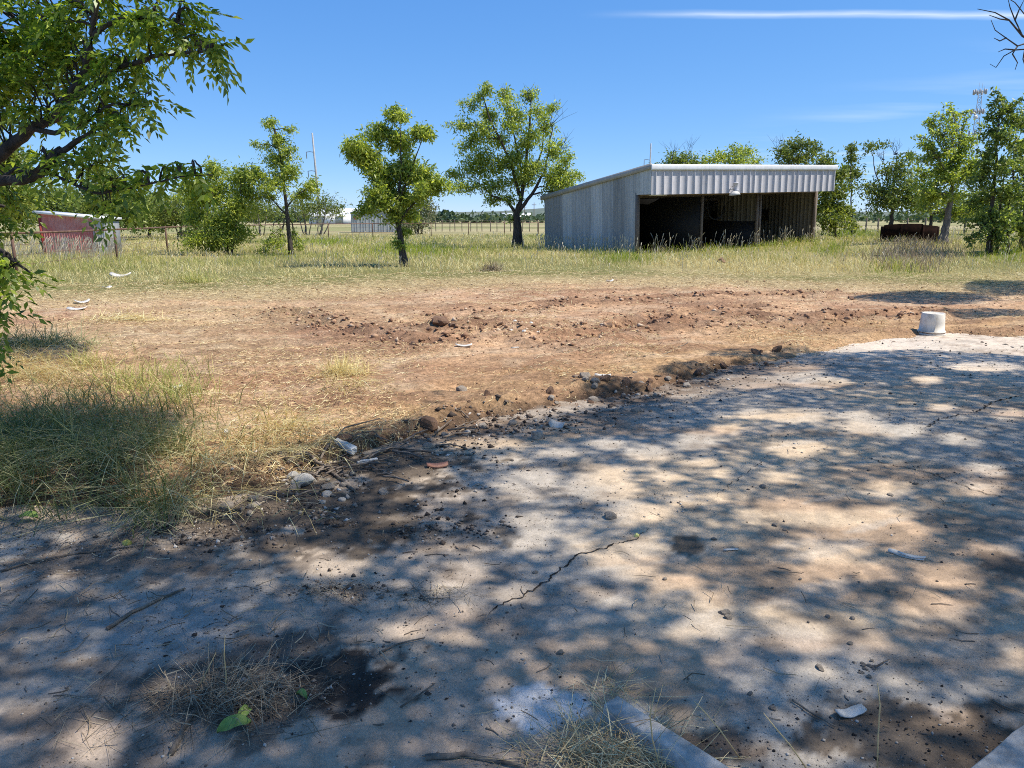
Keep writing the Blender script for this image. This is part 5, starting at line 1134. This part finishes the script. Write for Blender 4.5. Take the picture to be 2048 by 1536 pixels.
# clods thrown up along the ruts
for i in range(64):
    L = rs.choice(TRACKS[:4]); k = rs.randrange(len(L) - 1); t = rs.random(); x = L[k][0] * (1 - t) + L[k + 1][0] * t + rs.gauss(0, .22); y = L[k][1] * (1 - t) + L[k + 1][1] * t + rs.gauss(0, .3)
    o = link('dirt_clod', rs.choice(CLODS), None, None, label='dark reddish dirt clod thrown up beside the wheel ruts', category='clod', group='clods along the wheel ruts'); s_ = .015 + .05 * rs.random() ** 3
    o.location = (x, y, tz(x, y) + s_ * .05); o.scale = (s_ * rs.uniform(1, 1.9), s_ * rs.uniform(.7, 1.2), s_ * rs.uniform(.45, .8)); o.rotation_euler = (rs.random(), rs.random(), rs.random() * 6)
for i in range(60):
    x = rs.uniform(-1.6, 3.2); y = float(slab_edge(x)) + rs.gauss(.25, .22); s_ = .012 + .06 * rs.random() ** 2.5
    o = link('dirt_clod', rs.choice(CLODS), None, None, label='brown dirt clod broken off along the raised soil edge of the slab', category='clod', group='clods along the slab edge')
    o.location = (x, y, tz(x, y) + s_ * .1); o.scale = (s_ * rs.uniform(.9, 1.7), s_ * rs.uniform(.7, 1.2), s_ * rs.uniform(.5, .9)); o.rotation_euler = (rs.random(), rs.random(), rs.random() * 6)
for u, v, s_, lab in [(880, 664, .11, 'big dark torn clod beside the hole in the middle of the dirt'), (905, 668, .07, 'smaller dark clod right of the big torn clod by the hole'), (858, 668, .06, 'dark clod left of the big torn clod by the hole'), (1305, 657, .10, 'long dark clod lying right of the white rubble in the ruts'),
                     (1700, 604, .07, 'dark clod in the tree shade behind the bucket'), (1440, 528, .20, 'brown mound of dried turf in the grass before the shed')]:
    rock(u, v, s_, lab, None, .8, 'clod', 'dirt_clod', CLODS)
for u, v, s_, lab in [(603, 968, .085, 'largest pale concrete chunk in the grass and rubble at the slab corner'), (585, 955, .045, 'pale rough stone leaning on the largest concrete chunk'), (655, 992, .035, 'whitish stone right of the largest concrete chunk'), (685, 1003, .022, 'small white stone below the pale concrete chunks'),
                     (768, 985, .035, 'bluish grey stone at the right end of the rubble heap'), (645, 1008, .024, 'small pale stone below the largest concrete chunk'), (1375, 772, .05, 'pale stone at the far end of the rubble edge'), (1170, 772, .06, 'orange-tan stone on the sunlit dirt bank'), (1190, 785, .05, 'pale stone in the dark rubble hollow'),
                     (923, 790, .06, 'tan lump of dirt with pale chips left of the rubble bank'), (1215, 570, .05, 'pale stone on the straw in front of the grass'), (1065, 678, .045, 'larger white stone in the ruts below the white row')]:
    rock(u, v, s_, lab, None, .7, 'stone', 'concrete_chunk' if 'concrete' in lab else 'stone', mat=M['concrete'] if 'concrete' in lab or 'whit' in lab else None)
for i, (u, v) in enumerate([(1030, 656), (1045, 658), (1062, 655), (1075, 680), (1048, 684), (1022, 668)]): rock(u, v, .035, 'white rubble stone in the row across the wheel ruts', 'white rubble in the ruts', mat=M['white_board'])
# boards, shards, papers
def shard(name, u, v, L, Wd, th, label, mat='white_board', rz=0, curl=0.0, cat='debris', tilt=(0, 0), lift=0.0, group=None):
    n = 7; V = []; rr = random.Random(int(u * 7 + v))
    for i in range(n):
        t = i / (n - 1) - .5; j = rr.uniform(-.08, .08) * Wd; w0 = Wd * (1 if 0 < i < n - 1 else .72)
        for s in (-1, 1):
            for z in (0, th): V.append((t * L, s * w0 / 2 + j, z + curl * (t * t) * 4 + .15 * curl * s))
    F = []
    for i in range(n - 1):
        a = 4 * i; b = a + 4; F += [(a, a + 2, b + 2, b), (a + 1, b + 1, b + 3, a + 3), (a, b, b + 1, a + 1), (a + 2, a + 3, b + 3, b + 2)]
    F += [(0, 1, 3, 2), (4 * n - 4, 4 * n - 2, 4 * n - 1, 4 * n - 3)]
    o = link(name, mesh_np(name, V, F), M[mat], None, label=label, category=cat)
    if group: o['group'] = group
    return place(o, u, v, .004 + lift, (tilt[0], tilt[1], rz))
shard('siding_shard', 1700, 1432, .105, .036, .005, 'pale green-white broken shard near the bottom right of the slab', rz=R(18), curl=.012)
shard('plastic_strip', 1812, 1112, .16, .030, .003, 'white folded plastic strip on the right of the slab', rz=R(-40), curl=.008, tilt=(.25, 0))
shard('plastic_strip', 1822, 1116, .12, .026, .003, 'second white plastic strip lying over the folded one', rz=R(-32), curl=.01, tilt=(-.2, 0), lift=.006)
shard('siding_shard', 1462, 1101, .075, .016, .003, 'thin white sliver on the middle of the slab', rz=R(5))
shard('siding_piece', 1114, 852, .12, .07, .012, 'bent white metal siding piece on the slab near the rubble', rz=R(-25), curl=.03, tilt=(.4, .1))
shard('tile_fragment', 875, 934, .14, .06, .012, 'flat reddish-brown fragment lying by the rubble edge', 'red_tile', R(12), .01)
shard('siding_shard', 928, 708, .20, .05, .01, 'white curved shard on the sunlit dirt below the hole', rz=R(4), curl=.02)
shard('paper_scrap', 155, 628, .30, .16, .01, 'white paper scrap on the dirt at the far left', rz=R(10), curl=.03)
shard('paper_scrap', 165, 608, .26, .12, .01, 'smaller crumpled white scrap behind the left paper scrap', rz=R(40), curl=.05)
shard('paper_scrap', 242, 558, .50, .22, .05, 'crumpled white sheet lying in the grass edge on the left', rz=R(5), curl=.08)
shard('paper_scrap', 215, 580, .22, .12, .01, 'small white scrap between the paper scraps and the grass', rz=R(70), curl=.03)
shard('siding_shard', 1205, 768, .16, .06, .012, 'pale flat chip on the dirt bank above the rubble hollow', rz=R(-10), curl=.01)
shard('siding_shard', 1030, 704, .10, .05, .01, 'small grey chip on the sunlit dirt below the ruts', 'concrete', R(30))
shard('siding_shard', 355, 788, .12, .07, .008, 'bluish white scrap half hidden by the light green grass', rz=R(30), curl=.02)
shard('paper_scrap', 1220, 569, .16, .10, .01, 'white scrap at the edge of the dry grass left of the shed shade', rz=R(15), curl=.04)
def block(name, u, v, L, Wd, H, label, mat, rz, cat, tilt=(0, 0)):
    import bmesh
    bm = bmesh.new(); bmesh.ops.create_cube(bm, size=1); bmesh.ops.scale(bm, vec=(L, Wd, H), verts=bm.verts)
    bmesh.ops.subdivide_edges(bm, edges=bm.edges, cuts=3, use_grid_fill=True); rr = random.Random(int(u + v))
    for w_ in bm.verts: w_.co += Vector((rr.gauss(0, 1), rr.gauss(0, 1), rr.gauss(0, 1))) * min(L, Wd, H) * .035
    bmesh.ops.bevel(bm, geom=[e_ for e_ in bm.edges if e_.calc_face_angle(0) > .9], offset=min(L, Wd, H) * .07, segments=1, affect='EDGES')
    me = bpy.data.meshes.new(name); bm.to_mesh(me); bm.free(); o = link(name, me, M[mat], None, label=label, category=cat); return place(o, u, v, H * .42, (tilt[0], tilt[1], rz))
block('block_fragment', 1074, 876, .075, .06, .06, 'small tan block fragment standing on the slab below the white siding piece', 'stone', R(20), 'block')
block('board_end', 692, 908, .20, .05, .05, 'white painted board end sticking out of the rubble straw', 'white_board', R(-42), 'board', (.1, .15))
block('board_end', 735, 925, .14, .03, .025, 'short pale board sliver lying right of the white board end', 'white_board', R(25), 'board')
# kerb stubs in the bottom foreground
def kerb(name, pts, width, z0, z1, label):
    a = Vector(G(*pts[0])); b = Vector(G(*pts[1])); d = (b - a).normalized(); nrm = Vector((-d.y, d.x, 0)); k = 26; V = []; F = []; rr = random.Random(8)
    ext = b + d * 1.6
    for i in range(k + 1):
        p = a.lerp(ext, i / k)
        for off_, z in ((0, z0), (0, z1 - .006), (.006, z1), (width - .006, z1), (width, z1 - .006), (width, z0)):
            q = p + nrm * (off_ + rr.gauss(0, .0022)); V.append((q.x, q.y, z + rr.gauss(0, .0018)))
    for i in range(k):
        for j in range(5): F.append((6 * i + j, 6 * i + j + 1, 6 * i + 7 + j, 6 * i + 6 + j))
    F += [(0, 5, 4, 1), (1, 4, 3, 2)]
    return link(name, mesh_np(name, V, F), M['concrete'], None, label=label, category='kerb')
kerb('concrete_kerb', [(1205, 1448), (1345, 1545)], .075, -.05, .07, 'old concrete kerb stub at the bottom middle beside the dry grass')
kerb('concrete_step', [(2062, 1462), (1975, 1536)], .55, -.05, .06, 'corner of a pale concrete step in the bottom right corner')
# sticks
def stick(pts, r0, label, group=None, mat='stick', lift=.008, name='stick'):
    Q = []
    for i, (u, v, *h) in enumerate(pts):
        p = G(u, v); Q.append(Vector((p.x, p.y, tz(p.x, p.y) + lift + (h[0] if h else 0))))
    o = Acc(); base = Q[0]; S = []
    for a_, b_ in zip(Q[:-1], Q[1:]):
        for k in range(4): S.append(a_.lerp(b_, k / 4) + Vector((rs.gauss(0, 1), rs.gauss(0, 1), rs.gauss(0, .4))) * (a_ - b_).length * .015)
    S.append(Q[-1]); o.tube([q - base for q in S], [r0 * (1 - .5 * i / (len(S) - 1)) for i in range(len(S))], 6)
    ob = o.build(name, M[mat], None, True, label=label, category='stick'); ob.location = base
    if group: ob['group'] = group
    return ob
stick([(215, 1262), (265, 1230), (320, 1202), (370, 1182)], .009, 'long grey straight stick across the left of the slab')
stick([(343, 1512), (365, 1465), (395, 1420), (385, 1390)], .010, 'dark crooked stick poking out of the dry grass heap at bottom left')
stick([(850, 1522), (930, 1515), (1000, 1530), (1060, 1545)], .010, 'bent brown stick along the very bottom edge in the middle')
stick([(575, 940), (610, 925), (660, 945), (710, 985)], .016, 'dark thick stick lying across the concrete chunks')
stick([(640, 935), (690, 880), (760, 862)], .009, 'thin branch rising from the rubble towards the dirt bank', lift=.06)
stick([(760, 1310), (790, 1295), (850, 1280)], .005, 'thin stick above the charred spot on the slab')
stick([(800, 1420), (840, 1395), (870, 1375)], .004, 'thin dark twig right of the charred spot')
stick([(0, 1145), (60, 1128), (160, 1108), (300, 1095)], .006, 'long thin dark twig at the left edge of the slab')
stick([(1585, 1405), (1620, 1430), (1670, 1460)], .004, 'thin straight twig left of the green-white shard')
stick([(1985, 1405), (2010, 1418), (2048, 1432)], .004, 'thin dark twig near the right edge of the slab')
stick([(1750, 1338), (1765, 1330), (1778, 1323)], .004, 'short dark twig beside the little heap of pebbles')
stick([(1290, 730), (1330, 715), (1375, 700)], .012, 'pale stick lying on the sunlit dirt slope')
for i in range(46):
    t = rs.random(); u = 560 + t * 360 + rs.gauss(0, 20); v = np.interp(u, [500, 700, 900, 1000], [990, 935, 880, 860]) + rs.gauss(0, 16); a_ = rs.uniform(-.9, .5); l = rs.uniform(25, 80)
    stick([(u, v), (u + l * .5 * math.cos(a_), v + l * .25 * math.sin(a_) - 4), (u + l * math.cos(a_), v + l * .5 * math.sin(a_))], rs.uniform(.004, .010), 'thin broken twig in the dark rubble at the slab edge', 'broken twigs along the slab edge', rs.choice(['stick', 'wood_grey']), rs.uniform(.005, .05))
for i in range(40):
    t = rs.random(); u = rs.choice([rs.uniform(30, 900), rs.uniform(900, 2000)]); v = rs.uniform(1080, 1500); a_ = rs.uniform(0, 6.28); l = rs.uniform(15, 55)
    if v > 1380 and u > 1180 and u < 1420: continue
    stick([(u, v), (u + l * .5 * math.cos(a_), v + l * .22 * math.sin(a_)), (u + l * math.cos(a_ + .2), v + l * .45 * math.sin(a_ + .2))], rs.uniform(.0015, .003), 'hair-thin dry twig lying on the slab', 'dry twigs on the slab', rs.choice(['stick', 'wood_grey']), .003)
# dry grass heaps
def heap(name, u, v, rx, ry, n, hgt, label, mat='straw_old', up=.35, Lm=.16, w=.0026, seed=0):
    r = np.random.default_rng(seed); p = G(u, v); V = []; F = []; z0 = tz(p.x, p.y)
    for i in range(n):
        q = r.normal(size=2) * .5; b = np.array([p.x + q[0] * rx, p.y + q[1] * ry, z0 + abs(r.normal(0, .35)) * hgt * math.exp(-(q @ q))])
        a_ = r.uniform(0, 6.28); el = abs(r.normal(0, up)); L = Lm * r.uniform(.4, 1.5); d = np.array([math.cos(a_) * math.cos(el), math.sin(a_) * math.cos(el), math.sin(el)]); nv = np.array([-math.sin(a_), math.cos(a_), .3]) * w * r.uniform(.5, 1.3) * .5
        k = len(V)
        for j, t in enumerate((0, .4, .75, 1.0)):
            c = b + d * L * t - np.array([0, 0, 1]) * L * .35 * t * t * r.uniform(0, 1.2); c[2] = max(c[2], z0 + .004); V += [tuple(c - nv * (1 - .6 * t)), tuple(c + nv * (1 - .6 * t))]
            if j: F.append((k + 2 * j - 2, k + 2 * j - 1, k + 2 * j + 1, k + 2 * j))
    V = np.array(V) - np.array([[p.x, p.y, z0]]); o = link(name, mesh_np(name, V, F), M[mat], None, label=label, category='dry grass'); o.location = (p.x, p.y, z0); return o
heap('dry_grass_heap', 465, 1400, .26, .16, 650, .09, 'tangled heap of brown dry grass in the bottom left foreground', seed=1, up=.4)
heap('dry_grass_heap', 1215, 1520, .24, .14, 520, .10, 'thick dry grass bunched against the kerb stub at the bottom', 'straw', .4, .17, .003, 2)
heap('dry_grass_heap', 270, 1420, .30, .22, 130, .02, 'thin flat scatter of dry stalks left of the tangled heap', 'straw_old', .12, .14, .0022, 3)
heap('dry_grass_heap', 690, 757, .22, .20, 380, .10, 'tan tussock of dead grass on the sunlit dirt left of centre', 'grass_dry', .8, .20, .006, 4)
heap('dry_grass_heap', 985, 548, .35, .3, 300, .2, 'small tan tussock at the grass edge below the big middle tree', 'straw_old', .9, .3, .012, 5)
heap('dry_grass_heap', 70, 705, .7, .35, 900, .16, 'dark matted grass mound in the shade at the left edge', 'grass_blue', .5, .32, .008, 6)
heap('dry_grass_heap', 1220, 1385, .14, .09, 70, .04, 'few crossed dry stalks above the white cement spill', 'straw', .3, .15, .0025, 7)
heap('dry_grass_heap', 850, 1190, .22, .08, 160, .02, 'brown wisps of dry grass in the middle of the slab', 'straw_old', .15, .10, .002, 8)
heap('dry_grass_heap', 660, 1185, .2, .07, 120, .03, 'dark clump of rotten grass and twigs on the left of the slab', 'straw_old', .2, .11, .0024, 9)
heap('dry_grass_heap', 390, 570, .5, .3, 260, .25, 'upright pale tussock at the left grass edge', 'grass_green', 1.0, .4, .012, 10)
heap('dry_grass_heap', 250, 650, .6, .25, 240, .10, 'flat straw tussock on the dirt at the left', 'grass_dry', .3, .3, .008, 11)
# upright stalks close to the camera
def stalk(u, v, pts, label):
    b = G(u, v); z0 = tz(b.x, b.y); P_ = [Vector((b.x, b.y, z0))] + [W(a_, c_, b.y + dd) for a_, c_, dd in pts]; a = Acc(); a.tube([q - P_[0] for q in P_], [.0022] * (len(P_) - 1) + [.0012], 5)
    o = a.build('dry_stalk', M['straw'], None, True, label=label, category='stalk'); o.location = P_[0]
stalk(1754, 1560, [(1756, 1480, 0), (1760, 1410, 0), (1755, 1366, 0)], 'single pale dry stalk standing upright at the bottom right')
stalk(1615, 1545, [(1580, 1490, 0), (1550, 1455, .01), (1527, 1426, .02)], 'thin leaning stalk left of the upright one at the bottom')
stalk(1480, 1520, [(1440, 1460, 0), (1410, 1425, .01), (1388, 1402, .02)], 'thin leaning stalk right of the kerb stub')
stalk(450, 1400, [(452, 1350, 0), (448, 1310, 0), (450, 1270, 0)], 'tall pale stalk standing in the tangled grass heap')
stalk(390, 1390, [(415, 1340, 0), (432, 1305, 0)], 'pale stalk leaning right in the tangled grass heap')
stalk(1325, 1560, [(1305, 1480, 0), (1300, 1430, 0), (1312, 1375, 0)], 'dry stalk rising over the kerb stub')
# green leaves, yellow pod, weed sprig
def leafobj(u, v, L, Wd, label, rz, tilt=.15, mat='green_leaf', name='fallen_leaf'):
    n = 8; V = []; F = []
    for i in range(n + 1):
        t = i / n; w_ = Wd * math.sin(math.pi * min(1, t * .97 + .02)) ** .7 * (1 + .12 * math.sin(9 * t))
        for s in (-1, 0, 1): V.append((t * L - L / 2, s * w_ / 2, .01 + .012 * abs(s) + .02 * math.sin(3 * t) * (1 if s else .7)))
        if i: k = 3 * i; F += [(k - 3, k - 2, k + 1, k), (k - 2, k - 1, k + 2, k + 1)]
    o = link(name, mesh_np(name, V, F, True), M[mat], None, label=label, category='leaf'); place(o, u, v, .006, (tilt, .1, rz))
leafobj(468, 1466, .105, .06, 'bright green fallen leaf in front of the tangled grass heap', R(35))
leafobj(480, 1440, .07, .035, 'darker green leaf behind the bright one at the grass heap', R(80), .6)
leafobj(605, 1405, .05, .025, 'small green leaf right of the tangled grass heap', R(-30))
leafobj(58, 1041, .10, .065, 'pale green broad leaf on the slab at the left edge', R(5))
rock(254, 1090, .030, 'yellow-green seed pod below the flopped grass', None, .6, 'pod', 'seed_pod', mat=simple('pod', (.38, .33, .06), (.52, .46, .12), 9, .6, .1))
rock(1273, 1071, .017, 'small yellow blossom lying on the crack', None, .8, 'blossom', 'fallen_blossom', mat=simple('blossom', (.55, .52, .12), (.72, .70, .30), 30, .8, .3))
# bucket, upside down
bp = G(1862, 668); bk = thing('plastic_bucket', (bp.x, bp.y, tz(bp.x, bp.y)), 'cream plastic bucket standing upside down at the far corner of the slab', 'bucket')
a = Acc(); a.lathe([(.185, .005), (.185, .022), (.172, .024), (.170, .036), (.180, .038), (.180, .052), (.166, .055), (.158, .17), (.148, .30), (.142, .308), (.132, .308), (.128, .300), (.0, .300)], 40); a.build('body', M['bucket'], bk, True)
a = Acc(); a.tube([(.178 * math.cos(t), .178 * math.sin(t), .046 - .02 * abs(math.sin(t))) for t in np.linspace(math.pi, 2 * math.pi, 24)], .004, 5); hd = a.build('handle', M['pipe_rust'], bk)
a = Acc()
a.box(-.19, -.174, -.014, .014, .03, .06); a.build('handle_ear', M['bucket'], hd)
a = Acc(); a.box(.174, .19, -.014, .014, .03, .06); a.build('handle_ear', M['bucket'], hd)
# rusty steel tank, open side, half sunk in weeds
tk = W(1820, 480, 37); zt = tz(tk.x, tk.y); tank = thing('rusty_tank', (tk.x, tk.y, zt), 'dark rusty curved steel tank half hidden by weeds under the right-hand trees', 'tank', rot=(0, 0, R(-20)))
for i in range(3):
    a = Acc(); n = 9; V = []; F = []
    for j in range(n):
        t = R(205) + R(43.3) * (i + j / (n - 1)); rr = 1.32 - .015 * (i % 2); h_ = .80 + .08 * math.sin(math.pi * (i + j / (n - 1)) / 3) - (.05 if i == 2 else 0)
        for r_, z in ((rr, -.1), (rr, h_), (rr - .03, h_), (rr - .03, -.1)): V.append((r_ * math.cos(t), r_ * .55 * math.sin(t) + .5, z))
        if j:
            k = 4 * j
            for q in range(4): F.append((k - 4 + q, k - 4 + (q + 1) % 4, k + (q + 1) % 4, k + q))
    F += [(0, 1, 2, 3), (4 * n - 4, 4 * n - 1, 4 * n - 2, 4 * n - 3)]; a.add(V, F); a.build('side_plate', M['rust'], tank)
a = Acc(); n = 28; V = []; F = []
for j in range(n):
    t = R(-25) + R(230) * j / (n - 1)
    for r_, z in ((1.30, -.1), (1.30, .74), (1.27, .74), (1.27, -.1)): V.append((r_ * math.cos(t), r_ * .55 * math.sin(t) + .5, z))
    if j:
        k = 4 * j
        for q in range(4): F.append((k - 4 + q, k - 4 + (q + 1) % 4, k + (q + 1) % 4, k + q))
a.add(V, F); a.build('rear_plate', M['rust'], tank)
# old farm implement behind the fence
ip = W(390, 452, 52); imp = thing('farm_implement', (ip.x, ip.y, 0), 'rusty old farm implement frame in the weeds behind the pipe fence', 'implement')
for pts in ([(-1.2, 0, .6), (.3, 0, 1.0), (.9, 0, 2.0)], [(.9, 0, 2.0), (.7, .2, .9)], [(-1.2, 0, .6), (1.6, 0, .7)]):
    a = Acc(); a.tube(pts, .05, 6); a.build('frame_bar', M['pipe_rust'], imp)
for x_ in (-.9, 1.1):
    a = Acc(); a.tube([(x_ + .4 * math.cos(t), 0, .4 + .4 * math.sin(t)) for t in np.linspace(0, 6.283, 20)], .04, 5); a.build('wheel', M['rust'], imp)
